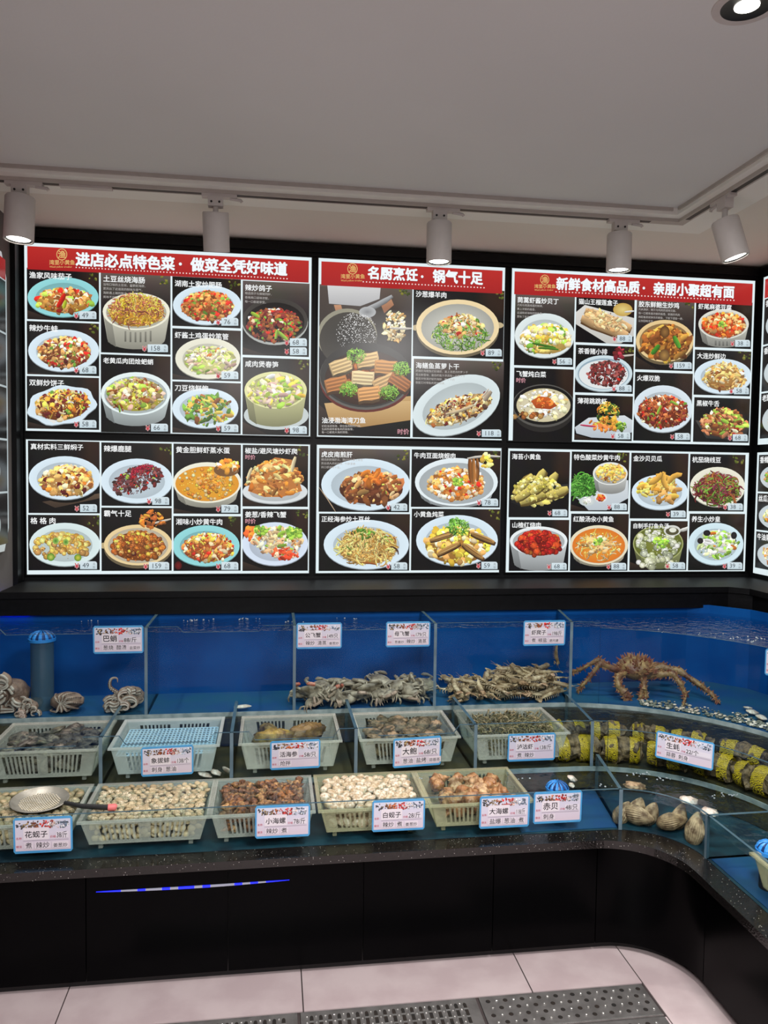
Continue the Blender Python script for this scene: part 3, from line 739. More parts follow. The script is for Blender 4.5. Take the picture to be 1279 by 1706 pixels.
def fillet(x, y, a, c, w_=19, h=12):
    """a seared square of fish: ragged block with its dark edge and grill lines"""
    ca, sa = math.cos(a), math.sin(a)
    def R_(u, v): return (x+u*ca-v*sa, y+u*sa+v*ca)
    out = [R_(-w_, -h*.8), R_(-w_*.4, -h), R_(w_*.3, -h*.9), R_(w_*.95, -h), R_(w_, -h*.1), R_(w_*.9, h*.8), R_(w_*.2, h), R_(-w_*.5, h*.85), R_(-w_*.95, h)]
    ops = [('Q', [(px, py+5) for px, py in out], shade(c, .5), shade(c, .36)), ('Q', out, shade(c, 1.12), shade(c, .82))]
    for k in range(7):
        v = -h*.75+k*h*.25; ops.append(('Q', [R_(-w_*.85, v), R_(w_*.85, v-1), R_(w_*.85, v+.3), R_(-w_*.85, v+1.2)], shade(c, .78 if k % 2 else 1.25)))
    return ops
BOXES = [
 # name, label, outer px corners (x0,y0,x1,y1 as world), banner, dishes
 dict(key='upper left', X=(-1.0335, .1662), Z=(1.6135, 2.3985), banner=dict(y=(404, 448), logo=(103, 424, 9), words=[('进店必点特色菜', 126, 440.5, 23.6), ('·', 297, 449, 26), ('做菜全凭好味道', 317.5, 449.6, 23.0)], x=(43, 514), dots=(127, 445.5, 478, 464.5)),
  dishes=[
   ((45, 449, 165, 534), '渔家风味茄子', 11.9, '49', 0, D(('P', 105, 495, 59, 33, AQ), ('F', 107, 502, 46, 20, [TAN, (178, 128, 62), BRN, RED+(.5,), LG+(.5,), CRM], K('chunk', 7, 95, base=(196, 134, 50))), ('S', 96, 512, -1.1, 26, 8, (205, 40, 28)), ('S', 106, 514, -1.3, 14, 6, (178, 190, 50)))),
   ((45, 537, 165, 625), '辣炒牛蛙', 12, '68', 0, D(('P', 106, 584, 59, 35), ('F', 107, 588, 44, 25, [TAN, CRM, BRN, RED+(.6,), GRN+(.6,), DKR+(.5,)], K('chunk', 5, 190, base=(120, 60, 36))))),
   ((45, 628, 165, 715), '双鲜炒饼子', 11.7, '58', 0, D(('P', 103, 675, 57, 32, WH, -.12, .05), ('Q', [(66, 690), (90, 706), (94, 702), (72, 686)], (230, 230, 226)), ('F', 104, 676, 44, 24, [ORG, TAN, YEL, DKR, CRM+(.6,), GRN+(.3,)], K('mix', 6, 150, .55, -.1, (130, 70, 36))))),
   ((168, 455, 284, 589), '土豆丝烧海肠', 11.7, '158', 3, D(('W', 227, 519, 56, 31, 582, CR, True), ('F', 227, 520, 46, 24, [YEL, (226, 170, 50), (172, 100, 78), (150, 82, 70), TAN], K('strip', 7, 230, .75, 0, (196, 140, 50))))),
   ((168, 592, 284, 721), '老黄瓜肉团烩蚆蛸', 10.5, '66', 0, D(('W', 226, 656, 58, 36, 710, (214, 226, 226)), ('F', 226, 658, 47, 27, [(150, 124, 88), CRM, BRN+(.7,), (196, 196, 96), LG+(.5,), PNK], K('mix', 7, 120, .25, 0, (196, 184, 62))))),
   ((287, 463, 401, 545), '湖南土家炒肥肠', 11.3, '76', 0, D(('P', 345, 508, 57, 33), ('F', 346, 511, 43, 24, [(190, 118, 62), TAN, RED+(.6,), GRN+(.5,), BRN], K('chunk', 4.6, 210, .45, 0, (140, 72, 36))))),
   ((287, 549, 401, 634), '虾酱土鸡蛋炒笔管', 11.3, '59', 0, D(('P', 346, 597, 54, 34, CR), ('F', 350, 601, 44, 23, [PNK, (202, 178, 160), LG, (206, 210, 120), CRM, ORG+(.2,)], K('slab', 7, 95, .35, 0, (206, 204, 130))))),
   ((287, 637, 401, 722), '刀豆烧鲜鲍', 11.3, '59', 0, D(('P', 342, 680, 55, 33), ('F', 346, 684, 40, 25, [GRN, (78, 118, 44), (206, 162, 74), ORG+(.35,), LG+(.4,), BRN+(.3,)], K('slab', 8, 80, .3)))),
   ((404, 470, 515, 593), '辣炒鸽子', 11.3, '68', 3, D(('E', 458, 537, 55, 38, (172, 176, 172)), ('E', 458, 534, 54.5, 37, (30, 27, 26), (66, 62, 58)), ('E', 458, 537, 49, 33, (24, 20, 19)), ('F', 457, 543, 45, 27, [DKR, (112, 58, 46), BRN, RED+(.4,), GRN+(.35,), CRM+(.3,)], K('chunk', 4.4, 260, .45)), ('S', 418, 521, .5, 16, 6, (158, 190, 60)), ('S', 462, 552, .7, 22, 6, LG), ('S', 459, 565, -1.4, 16, 5, LG)), [('58', 511, 594)]),
   ((404, 597, 515, 725), '咸肉煲春笋', 11.2, '98', 0, D(('E', 460, 692, 54, 24, (196, 206, 206)), ('W', 459, 650, 52, 31, 711, (206, 206, 150)), ('F', 459, 652, 45, 26, [(212, 186, 176), (196, 160, 150), LG, (176, 200, 70), CRM, YEL+(.5,)], K('slab', 8.5, 75, .2, 0, (214, 210, 140))))),
  ]),
 dict(key='lower left', X=(-1.0335, .1662), Z=(1.001, 1.5766), banner=None, dishes=[
   ((47, 735, 166, 855), '真材实料三鲜焖子', 11.1, '52', 0, D(('P', 108, 796, 60, 36), ('Q', [(70, 836), (92, 846), (168, 830), (168, 822)], (96, 78, 62), (60, 48, 40)), ('P', 108, 796, 60, 36), ('F', 111, 803, 45, 24, [TAN, CRM, (222, 176, 96), DKR+(.45,), ORG+(.3,), BRN+(.3,)], K('chunk', 6, 150, .6, 0, (190, 140, 80))))),
   ((169, 738, 286, 843), '辣爆鹿腿', 11.6, '98', 0, D(('P', 228, 801, 60, 37), ('F', 229, 801, 43, 20, [(82, 50, 52), DK, DKR, (106, 60, 58), RED+(.2,), LG+(.15,)], K('mix', 5, 210, .6, -.3)), ('F', 237, 786, 22, 8, [(158, 30, 54), (120, 24, 44)], K('strip', 3.5, 60, .8, -.4)))),
   ((289, 740, 401, 856), '黄金胆鲜虾蒸水蛋', 11.3, '79', 0, D(('W', 345, 804, 57, 34, 846, CR), ('E', 345, 806, 53, 29, (232, 172, 52), (222, 150, 44)), ('F', 345, 806, 50, 27, [(236, 198, 140), ORG, (232, 170, 60)], K('ball', 3.6, 48, 0)), ('F', 350, 802, 26, 13, [ORG, (206, 130, 44), TAN], K('mix', 4, 70, .3)), ('E', 377, 783, 21, 11, (120, 84, 50)), ('F', 378, 777, 18, 9, [ORG, (232, 160, 60), CRM], K('chunk', 6, 26, .5)))),
   ((404, 742, 513, 844), '椒盐/避风塘炒虾爬', 10.6, '', 0, D(('P', 458, 819, 54, 20, (206, 212, 214)), ('Q', [(413, 818), (420, 790), (436, 776), (458, 762), (486, 766), (496, 792), (503, 818), (470, 828), (440, 828)], (190, 120, 60)), ('F', 458, 806, 45, 22, [(218, 168, 98), (196, 130, 66), (226, 186, 120), BRN+(.6,), ORG+(.5,)], K('slab', 9, 110, 1.5)), ('S', 412, 800, -1.2, 22, 5, CRM), ('S', 486, 786, -1.3, 26, 6, CRM))),
   ((47, 858, 166, 950), '格 格 肉', 12, '49', 0, D(('P', 108, 907, 59, 36, (206, 222, 222)), ('F', 103, 911, 47, 20, [(222, 174, 80), (206, 150, 58), (232, 190, 104), TAN], K('ball', 6, 75, .7)), ('E', 93, 901, 5, 5.5, (60, 120, 40), (150, 190, 90)), ('E', 110, 903, 4.5, 5, (60, 120, 40), (150, 190, 90)), ('E', 85, 928, 6.5, 6.5, (196, 206, 90), (60, 130, 40)), ('E', 130, 929, 6, 6, (206, 200, 70), (80, 140, 40)))),
   ((169, 846, 286, 951), '霸气十足', 11.6, '159', 0, D(*pot(230, 908, 57, 34, BG, (226, 214, 188)), ('F', 230, 910, 44, 24, [(196, 112, 46), BRN, (160, 84, 36), YEL+(.5,), DKR+(.3,), TAN+(.5,)], K('ball', 4.8, 115, .4, 0, (140, 76, 34))), ('S', 252, 873, -.25, 34, 3.4, (206, 196, 180)), ('F', 253, 867, 19, 14, [(186, 96, 48), ORG, BRN], K('slab', 6, 34, .1)))),
   ((289, 860, 401, 951), '湘味小炒黄牛肉', 11.2, '68', 0, D(('P', 343, 909, 56, 34, AQ), ('F', 347, 914, 43, 22, [(202, 96, 52), (216, 140, 70), YEL, RED+(.5,), BRN+(.6,), CRM], K('mix', 5, 180, .75, 0, (170, 84, 44))), ('E', 297, 942, 6, 7, (120, 26, 26), (70, 14, 16)))),
   ((404, 848, 513, 951), '姜葱/香辣飞蟹', 11, '', 0, D(('P', 458, 906, 55, 36, (204, 216, 232)), ('F', 424, 890, 14, 11, [(222, 96, 46), ORG], K('chunk', 7, 30, .2)), ('F', 460, 903, 42, 22, [CRM, (222, 190, 140), LG+(.4,), (206, 160, 120), ORG+(.25,)], K('slab', 8, 95, .5)), ('F', 434, 884, 10, 7, [GRN, LG], K('chunk', 4, 25, .1)), ('F', 489, 888, 13, 10, [GRN, LG], K('chunk', 5, 34, .1)), ('F', 478, 923, 22, 9, [(222, 90, 52), (236, 180, 150), (206, 66, 40)], K('slab', 7, 30, .2)))),
  ]),
 dict(key='upper middle', X=(.1972, 1.0470), Z=(1.6135, 2.3985), banner=dict(y=(432, 478), logo=(587, 448, 8.5), words=[('名厨烹饪', 612, 462.6, 20.9), ('·', 700, 469, 22), ('锅气十足', 720.5, 468.4, 20.9)], x=(532, 840), dots=(605, 469.5, 806, 479.5)),
  dishes=[
   ((531, 477, 685, 727), '', 10.4, '', -1, D(
     ('Q', [(531, 477), (560, 477), (548, 560), (531, 570)], (84, 74, 68), (40, 34, 32)), ('Q', [(545, 474), (634, 478), (632, 498), (600, 510), (548, 506)], (214, 214, 214), (176, 176, 178)),
     ('Q', [(556, 508), (568, 508), (572, 524), (560, 522)], (196, 146, 112), (160, 110, 84)), ('Q', [(632, 502), (650, 494), (656, 508), (640, 522)], (196, 146, 112), (150, 104, 80)),
     ('E', 578, 560, 50, 46, (150, 146, 128)), ('E', 580, 566, 48, 46, (34, 33, 31), (70, 66, 60)), ('S', 600, 520, -.5, 60, 9, (158, 160, 162)), ('E', 612, 520, 14, 9, (132, 134, 136), (180, 182, 184)),
     ('F', 594, 555, 34, 34, [(232, 232, 230), (206, 206, 204), (160, 158, 156)], K('chunk', .9, 330, .3)),
     ('F', 657, 545, 18, 26, [(206, 186, 138), (222, 206, 166), (190, 150, 90)], K('slab', 6, 70, .1)), ('S', 650, 547, .0, 36, 4, (196, 190, 180)),
     ('Q', [(540, 672), (684, 660), (684, 690), (548, 700)], (196, 160, 104), (150, 112, 66)), ('Q', [(540, 672), (548, 700), (600, 712), (684, 700), (684, 668)], (206, 172, 118), (170, 132, 82)),
     ('E', 609, 637, 76, 50, (96, 34, 26)), ('E', 609, 627, 77, 56, (96, 94, 90)), ('E', 609, 625, 76, 54, (20, 18, 18), (52, 50, 48)), ('E', 610, 630, 69, 46, (96, 52, 26), (48, 28, 18)),
     ('F', 612, 634, 56, 32, [(120, 66, 32), (150, 86, 40), (86, 46, 26)], K('chunk', 7, 90, .1)),
     *[q for (x, y, a, c) in ((568, 610, -.3, (206, 176, 126)), (612, 600, -.15, (206, 170, 116)), (642, 612, .1, (186, 132, 72)), (560, 640, -.2, (176, 116, 66)), (604, 630, .1, (216, 190, 144)), (640, 638, -.4, (196, 160, 110)), (614, 656, -.1, (206, 150, 92)), (666, 636, .6, (160, 100, 54))) for q in fillet(x, y, a, c)],
     *[('F', x, y, 15, 11, [(110, 160, 50), (140, 190, 70), (70, 118, 36)], K('strip', 4, 60, .4)) for (x, y) in ((592, 594), (668, 616), (581, 650), (648, 655))])),
   ((688, 481, 839, 596), '沙葱爆羊肉', 10.4, '89', 0, D(*pot(762, 545, 69, 46, (214, 194, 152), (206, 206, 196)), ('F', 767, 560, 46, 24, [GRN, LG+(.6,), (80, 128, 44)], K('strip', 6, 150, .3)), ('F', 768, 545, 36, 19, [TAN, (206, 160, 104), CRM, RED+(.25,), BRN+(.5,), GRN+(.4,)], K('mix', 6, 105, .4)))),
   ((688, 600, 838, 730), '海鳝鱼蒸萝卜干', 10.4, '118', 4, D(('P', 760, 675, 76, 46, (206, 218, 220), -.38), ('F', 764, 683, 58, 20, [(222, 202, 144), TAN, DKR+(.6,), BRN+(.5,), YEL+(.5,), (90, 64, 52), CRM], K('mix', 5.5, 240, .35, -.35, (196, 160, 96))), ('S', 742, 690, -.35, 50, 5, (206, 186, 150)), ('S', 806, 668, -.9, 20, 8, (176, 160, 140)), ('S', 802, 662, -.9, 18, 3, (206, 196, 180)))),
  ]),
 dict(key='lower middle', X=(.1972, 1.0470), Z=(1.001, 1.5766), banner=None, dishes=[
   ((531, 748, 682, 853), '虎皮南煎肝', 10.4, '42', 3, D(('P', 609, 807, 74, 43), ('S', 531, 812, 1., 50, 1.5, (196, 170, 140)), ('F', 618, 815, 53, 25, [BRN, (150, 92, 54), (206, 160, 116), LG+(.45,), (120, 66, 40), TAN], K('slab', 10, 75, .5, 0, (96, 50, 30))), ('F', 622, 797, 20, 11, [(190, 100, 40), ORG], K('slab', 9, 18, .3)))),
   ((685, 750, 833, 845), '牛肉豆面烧蚬肉', 10, '78', 0, D(('W', 760, 803, 69, 40, 846, (212, 222, 226)), ('F', 760, 807, 47, 27, [(206, 136, 70), ORG, CRM, RED+(.35,), (236, 226, 206), TAN], K('chunk', 5, 165, .15, 0, (196, 120, 54))), ('F', 761, 803, 9, 7, [LG, GRN], K('chunk', 3.5, 22, .2)), ('S', 782, 764, 1.5, 40, 7, (150, 92, 44)), ('S', 788, 764, 1.55, 42, 7, (176, 116, 60)), ('S', 794, 764, 1.6, 38, 6, (150, 96, 50)), ('S', 778, 764, -.02, 55, 4, (206, 200, 190)), ('F', 810, 768, 9, 11, [YEL, (222, 206, 120)], K('chunk', 5, 18, .1)))),
   ((531, 856, 682, 951), '正经海参炒土豆丝', 10.2, '58', 0, D(('P', 610, 907, 71, 41), ('F', 612, 914, 48, 26, [(218, 178, 104), (226, 190, 120), (196, 150, 76), GRN+(.12,), BRN+(.15,), DK+(.06,)], K('strip', 9, 270, .7, 0, (196, 140, 66))), ('F', 600, 890, 26, 8, [GRN, (70, 110, 40)], K('slab', 5, 14, .3)))),
   ((685, 848, 832, 950), '小黄鱼炖菜', 10, '59', 0, D(('P', 761, 900, 68, 42), ('F', 761, 908, 53, 31, [(226, 198, 74), (206, 170, 60), TAN, CRM+(.5,)], K('chunk', 7, 120, .35, 0, (170, 120, 54))), *[q for (x, y, a) in ((716, 900, -.3), (728, 924, -.45), (770, 906, .6), (784, 888, .4)) for q in (('S', x, y+2, a, 44, 10, (90, 62, 36), .2), ('S', x, y, a, 42, 8, (176, 134, 76), .2), ('S', x+4, y-1.5, a, 32, 1.6, (206, 170, 110), .2), ('S', x+4, y+1.5, a, 34, 1.4, (126, 88, 48), .2))], ('F', 763, 879, 18, 13, [(96, 156, 52), (130, 186, 80), (60, 110, 36)], K('strip', 5, 80, .5)))),
  ]),
 dict(key='upper right', X=(1.0799, 2.2845), Z=(1.6135, 2.3985), banner=dict(y=(450, 492), logo=(907, 466, 7.5), words=[('新鲜食材高品质', 926, 480.8, 19.9), ('·', 1069, 488, 21), ('亲朋小聚超有面', 1087, 488.4, 19.4)], x=(857, 1254), dots=(926, 486, 1222, 500.5)),
  dishes=[
   ((857, 491, 956, 610), '茼蒿虾酱炒贝丁', 9.9, '56', 4, D(('P', 907, 559, 50, 37, (212, 222, 222)), ('F', 909, 566, 42, 24, [(218, 188, 104), (232, 222, 200), CRM, YEL, GRN+(.25,), LG+(.3,)], K('chunk', 6, 120, .45, 0, (206, 170, 90))), ('S', 886, 572, .2, 40, 4, (70, 120, 40)), ('S', 896, 580, .1, 34, 4, (80, 130, 46)))),
   ((855, 614, 954, 735), '飞蟹炖白菜', 10, '', 0, D(('E', 905, 686, 50, 34, (40, 38, 36)), ('E', 905, 676, 52, 36, (88, 86, 82)), ('E', 905, 675, 50, 33, (22, 21, 20)), ('E', 905, 675, 45, 28, (226, 220, 196), (206, 196, 160)), ('F', 905, 675, 42, 24, [CRM, WHT, (214, 206, 150), TAN+(.35,)], K('chunk', 5.5, 70, .1)), ('Q', [(884, 668), (898, 660), (914, 662), (928, 676), (916, 682), (892, 680)], (206, 104, 46), (160, 66, 30)), ('F', 906, 672, 14, 7, [(196, 90, 40), (220, 130, 60)], K('chunk', 4, 16, .1)), ('F', 880, 692, 30, 4, [BRN, TAN], K('ball', 5, 6, 0)))),
   ((959, 494, 1056, 572), '猫山王榴莲盒子', 9.4, '88', 0, D(('Q', [(959, 520), (974, 508), (1056, 530), (1056, 560), (1034, 572), (1010, 572), (959, 540)], (222, 220, 214), (196, 194, 188)), *[q for (x, y) in ((974, 518), (968, 530)) for q in (('S', x, y+4, .36, 82, 18, (130, 92, 56), .1), ('S', x, y, .36, 82, 18, (212, 172, 122), .1), ('S', x+5, y-4, .36, 68, 3, (226, 190, 140), .1))], ('F', 1008, 534, 34, 14, [(212, 172, 122), (196, 150, 100), (222, 186, 138)], K('slab', 6, 60, 0, .36)), ('E', 1037, 516, 16, 11, (226, 206, 130), (196, 160, 80)), ('S', 1040, 520, -.1, 16, 3, (226, 226, 222)))),
   ((958, 576, 1055, 655), '茶香猪小排', 9.8, '88', 0, D(('P', 1005, 622, 48, 30, (196, 212, 218)), ('E', 1005, 623, 43, 26, (120, 142, 158), (150, 172, 186)), ('E', 1005, 624, 41, 24, (226, 230, 230)), ('F', 1011, 623, 32, 20, [DKR, (98, 50, 52), DK, (130, 70, 66), RED+(.2,)], K('mix', 4.6, 190, .4)), ('S', 1026, 594, -.1, 30, 3.2, (206, 196, 186)), ('F', 1029, 590, 11, 10, [(130, 40, 52), DKR], K('chunk', 5, 16, .1)))),
   ((957, 659, 1053, 734), '薄荷跳跳虾', 9.8, '58', 0, D(('Q', [(957, 712), (980, 696), (1040, 692), (1053, 700), (1053, 720), (1030, 731), (985, 729), (960, 722)], (216, 222, 226), (180, 190, 200)), ('F', 1005, 708, 26, 9, [(226, 130, 70), ORG, YEL], K('slab', 8, 34, .4)), ('F', 1012, 690, 18, 16, [(216, 160, 60), ORG, (40, 66, 34), (60, 84, 40), YEL], K('mix', 5.5, 90, .7)), ('F', 1034, 711, 9, 8, [(70, 96, 40), GRN, LG], K('chunk', 4, 24, .2)), ('S', 966, 708, .1, 26, 3, (196, 60, 96)))),
   ((1059, 498, 1155, 617), '胶东鲜鲍生炒鸡', 9.7, '159', 4, D(*pot(1107, 568, 48, 35, (206, 180, 130), (176, 140, 90)), ('F', 1109, 573, 40, 28, [(166, 104, 42), BRN, (190, 134, 60), (120, 70, 34), YEL+(.3,)], K('slab', 9, 80, .4, 0, (120, 66, 30))), ('S', 1085, 590, -.9, 20, 8, (66, 136, 42)), ('S', 1122, 560, 1.1, 22, 8, (86, 156, 50)), ('E', 1107, 553, 8, 10, (150, 110, 60), (90, 60, 34)), ('E', 1106, 592, 9, 10, (170, 130, 70), (100, 70, 40)))),
   ((1056, 621, 1152, 735), '火爆双脆', 9.6, '58', 0, D(('P', 1104, 681, 50, 39, (206, 218, 226)), ('F', 1104, 686, 42, 27, [(146, 70, 40), (180, 104, 62), BRN, RED+(.35,), GRN+(.2,), CRM+(.35,), DKR], K('mix', 4.6, 250, .25, 0, (120, 48, 28))), ('S', 1094, 690, -1.1, 16, 4, LG), ('S', 1116, 668, .5, 14, 4, LG))),
   ((1158, 502, 1252, 580), '虾尾麻婆豆腐', 9.3, '38', 0, D(('W', 1205, 540, 42, 25, 579, (206, 206, 196), True), ('F', 1205, 542, 37, 20, [(196, 78, 34), (226, 190, 130), ORG, (210, 150, 90), RED+(.4,)], K('chunk', 4.6, 120, .1, 0, (186, 70, 30))), ('F', 1203, 540, 7, 5, [LG, GRN], K('chunk', 2.6, 20, .1)))),
   ((1156, 584, 1250, 659), '大连炒鲜边', 9.6, '58', 0, D(('P', 1204, 627, 48, 29), ('F', 1206, 630, 34, 21, [(206, 168, 104), CRM, (190, 146, 80), BRN+(.3,), TAN], K('slab', 6.5, 120, .75, 0, (176, 126, 66))))),
   ((1155, 663, 1248, 737), '黑椒牛舌', 9.6, '68', 0, D(('Q', [(1158, 700), (1176, 730), (1240, 734), (1247, 712)], (70, 70, 66), (40, 40, 40)), ('F', 1205, 707, 38, 21, [(150, 92, 60), (186, 120, 84), (182, 194, 84), BRN, CRM+(.4,), RED+(.2,), LG], K('slab', 7.5, 110, .75, 0, (110, 62, 40))))),
  ]),
 dict(key='lower right', X=(1.0799, 2.2845), Z=(1.001, 1.5766), banner=None, dishes=[
   ((848, 752, 948, 862), '海苔小黄鱼', 9.7, '68', 0, D(('Q', [(850, 836), (880, 850), (946, 814), (946, 806), (900, 812)], (46, 46, 46), (20, 20, 20)), ('F', 893, 825, 40, 14, [(206, 186, 96), (190, 168, 80), (222, 206, 124)], K('slab', 9, 50, .8)), *[q for (x, y, a, l) in ((856, 822, -.8, 44), (866, 838, -.35, 50), (890, 812, -1., 34), (904, 818, -.9, 38), (910, 826, -.35, 38), (858, 832, -.6, 40), (884, 822, -.75, 40)) for q in (('S', x, y+2, a, l, 15, (130, 108, 50), .4), ('S', x, y, a, l, 12, (210, 192, 104), .4))], ('F', 895, 815, 38, 20, [(206, 190, 100), (172, 160, 70), (226, 210, 130)], K('chunk', 4, 70, .5)))),
   ((951, 753, 1047, 852), '特色酸菜炒黄牛肉', 9.7, '88', 0, D(('Q', [(953, 822), (985, 806), (1046, 800), (1046, 830), (1010, 850), (980, 850)], (216, 222, 226), (186, 196, 204)), ('F', 972, 812, 22, 18, [(66, 128, 44), (46, 96, 34), (96, 156, 64)], K('strip', 8, 110, .3, -.2, (46, 90, 32))), ('W', 1016, 789, 29, 19, 823, (216, 218, 214)), ('F', 1017, 789, 24, 15, [(222, 190, 110), TAN, YEL, BRN+(.4,)], K('chunk', 3.6, 130, .35)), ('E', 1000, 829, 10, 8, (226, 228, 226)), ('F', 1000, 829, 7, 5.5, [(176, 40, 30), ORG], K('chunk', 2.4, 34, .1)), ('E', 977, 835, 13, 8, (226, 230, 230), (196, 206, 206)), ('F', 977, 834, 8, 5, [WHT, (206, 214, 190)], K('chunk', 2.4, 20, .2)))),
   ((1050, 755, 1145, 864), '金沙贝贝瓜', 9.6, '39', 0, D(('P', 1099, 820, 47, 29), ('F', 1098, 818, 34, 17, [(218, 164, 70), (200, 140, 52), (230, 184, 96), TAN], K('slab', 10, 62, .7)), *[('S', x, y, a, 30, 9, (222, 170, 76), 1.6) for (x, y, a) in ((1092, 792, .4), (1106, 786, 1.2), (1080, 806, -.8), (1112, 806, -.4))])),
   ((1148, 757, 1240, 852), '杭茄烧线豆', 9.6, '38', 0, D(('P', 1195, 811, 46, 33, CR), ('F', 1195, 817, 37, 23, [(112, 48, 62), (140, 62, 78), (108, 128, 50), BRN, DKR, GRN], K('strip', 9, 150, .55, 0, (76, 40, 34))))),
   ((848, 866, 947, 951), '山楂红烧肉', 9.8, '68', 0, D(('W', 897, 901, 48, 24, 951, (216, 222, 224)), ('F', 897, 907, 38, 19, [(190, 44, 28), (206, 76, 36), (166, 30, 26), ORG+(.35,)], K('ball', 6.6, 58, .75, 0, (120, 26, 18))))),
   ((950, 856, 1046, 951), '红酸汤汆小黄鱼', 9.7, '88', 0, D(('W', 997, 908, 49, 33, 944, (214, 206, 180)), ('E', 997, 909, 44, 29, (234, 164, 62), (220, 120, 40)), ('F', 997, 910, 38, 22, [(236, 190, 96), (226, 160, 66), CRM], K('strip', 6, 60, .1)), ('F', 996, 908, 22, 13, [CRM, (226, 180, 120), TAN], K('slab', 7, 26, .3)), ('F', 996, 902, 8, 6, [LG, GRN], K('chunk', 3, 16, .2)))),
   ((1049, 868, 1144, 950), '自制手打鱼丸汤', 8.7, '58', 0, D(('W', 1096, 906, 42, 30, 948, (150, 156, 100)), ('E', 1096, 906, 40, 28, (132, 138, 58), (96, 104, 40)), ('F', 1096, 906, 36, 24, [(222, 228, 200), (206, 214, 180), (190, 200, 150)], K('ball', 5.8, 46, .1)), ('F', 1096, 938, 34, 8, [(206, 210, 170), (222, 226, 190)], K('ball', 6.5, 13, 0)), ('F', 1100, 904, 12, 9, [LG, (120, 170, 56)], K('chunk', 3.4, 28, .1)), ('S', 1132, 884, -.35, 20, 6, (216, 216, 210)), ('E', 1119, 884, 14, 9, (212, 214, 208)), ('E', 1119, 885, 11, 6.5, (84, 80, 56)), ('E', 1120, 883, 6, 4, (226, 228, 214)))),
   ((1147, 856, 1239, 950), '养生小炒皇', 9.6, '39', 0, D(('P', 1192, 906, 46, 35, (200, 222, 230)), ('F', 1195, 908, 33, 22, [WHT, (222, 226, 206), (140, 186, 70), ORG+(.2,), (44, 40, 44, .25), (196, 214, 150)], K('slab', 7.5, 75, .5)), ('E', 1177, 888, 6, 5, (40, 36, 40), (26, 22, 26)), ('E', 1222, 892, 5, 6, (40, 36, 40), (26, 22, 26)), ('E', 1166, 901, 5, 5, (46, 42, 46), (26, 22, 26)))),
  ]),
]
NOTES = {'土豆丝烧海肠': ['当地口味的土豆丝，爽脆配海肠，', '更突出了这道菜的鲜味与香气，', '海鲜遇上辣的魅力，', '美味不可挡。'], '辣炒鸽子': ['精选鸽子与辣椒同炒，', '香辣爽口滋味浓郁，', '每一口都是享受。'],
 '海鳝鱼蒸萝卜干': ['肥嫩的海鳝鱼切段铺底，盖上浸透汤的萝卜干', '蒸出鲜香味，最后的酱汁渗透每一丝萝卜干', '使其中饱满浓郁的海鲜，萝卜干的', '香甜又衬得鱼肉更加细嫩。'], '虎皮南煎肝': ['精选新鲜猪肝尖，薄切均匀裹上粉浆', '煎出诱人虎皮纹理，外酥里嫩', '的口感滋味十足。'],
 '茼蒿虾酱炒贝丁': ['贝肉与茼蒿相遇的鲜美，', '裹上浓郁的酱香，', '这道鲜咸海味的特色菜，', '更有了层次。'], '胶东鲜鲍生炒鸡': ['大火快炒，鲍汁与鸡肉的滋味交融，', '每一口都有着浓郁的酱香。鲜嫩的鸡肉', '再配着柔韧弹牙的鲍鱼，下饭下酒皆一绝，', '让你回味无穷。']}
YP = 3.468
def m_per_px(px, py): return (at_y(px+10, py, YP).x-at_y(px, py, YP).x)/10
def wall_fn(px, py, d):
    p = at_y(px, py, YP); return (p.x, YP-d, p.z)
def wall_rect(x0, x1, z0, z1, d): return [(x0, YP-d, z0), (x1, YP-d, z0), (x1, YP-d, z1), (x0, YP-d, z1)]
class WArt(Art):
    def rect(s, x0, x1, z0, z1, col, col2=None):
        s.d += s.step; b = len(s.v); s.v += wall_rect(x0, x1, z0, z1, s.d); s.c += [lin(col)]*2+[lin(col2 or col)]*2; s.f.append((b, b+1, b+2, b+3))
_sc = YP/3.5
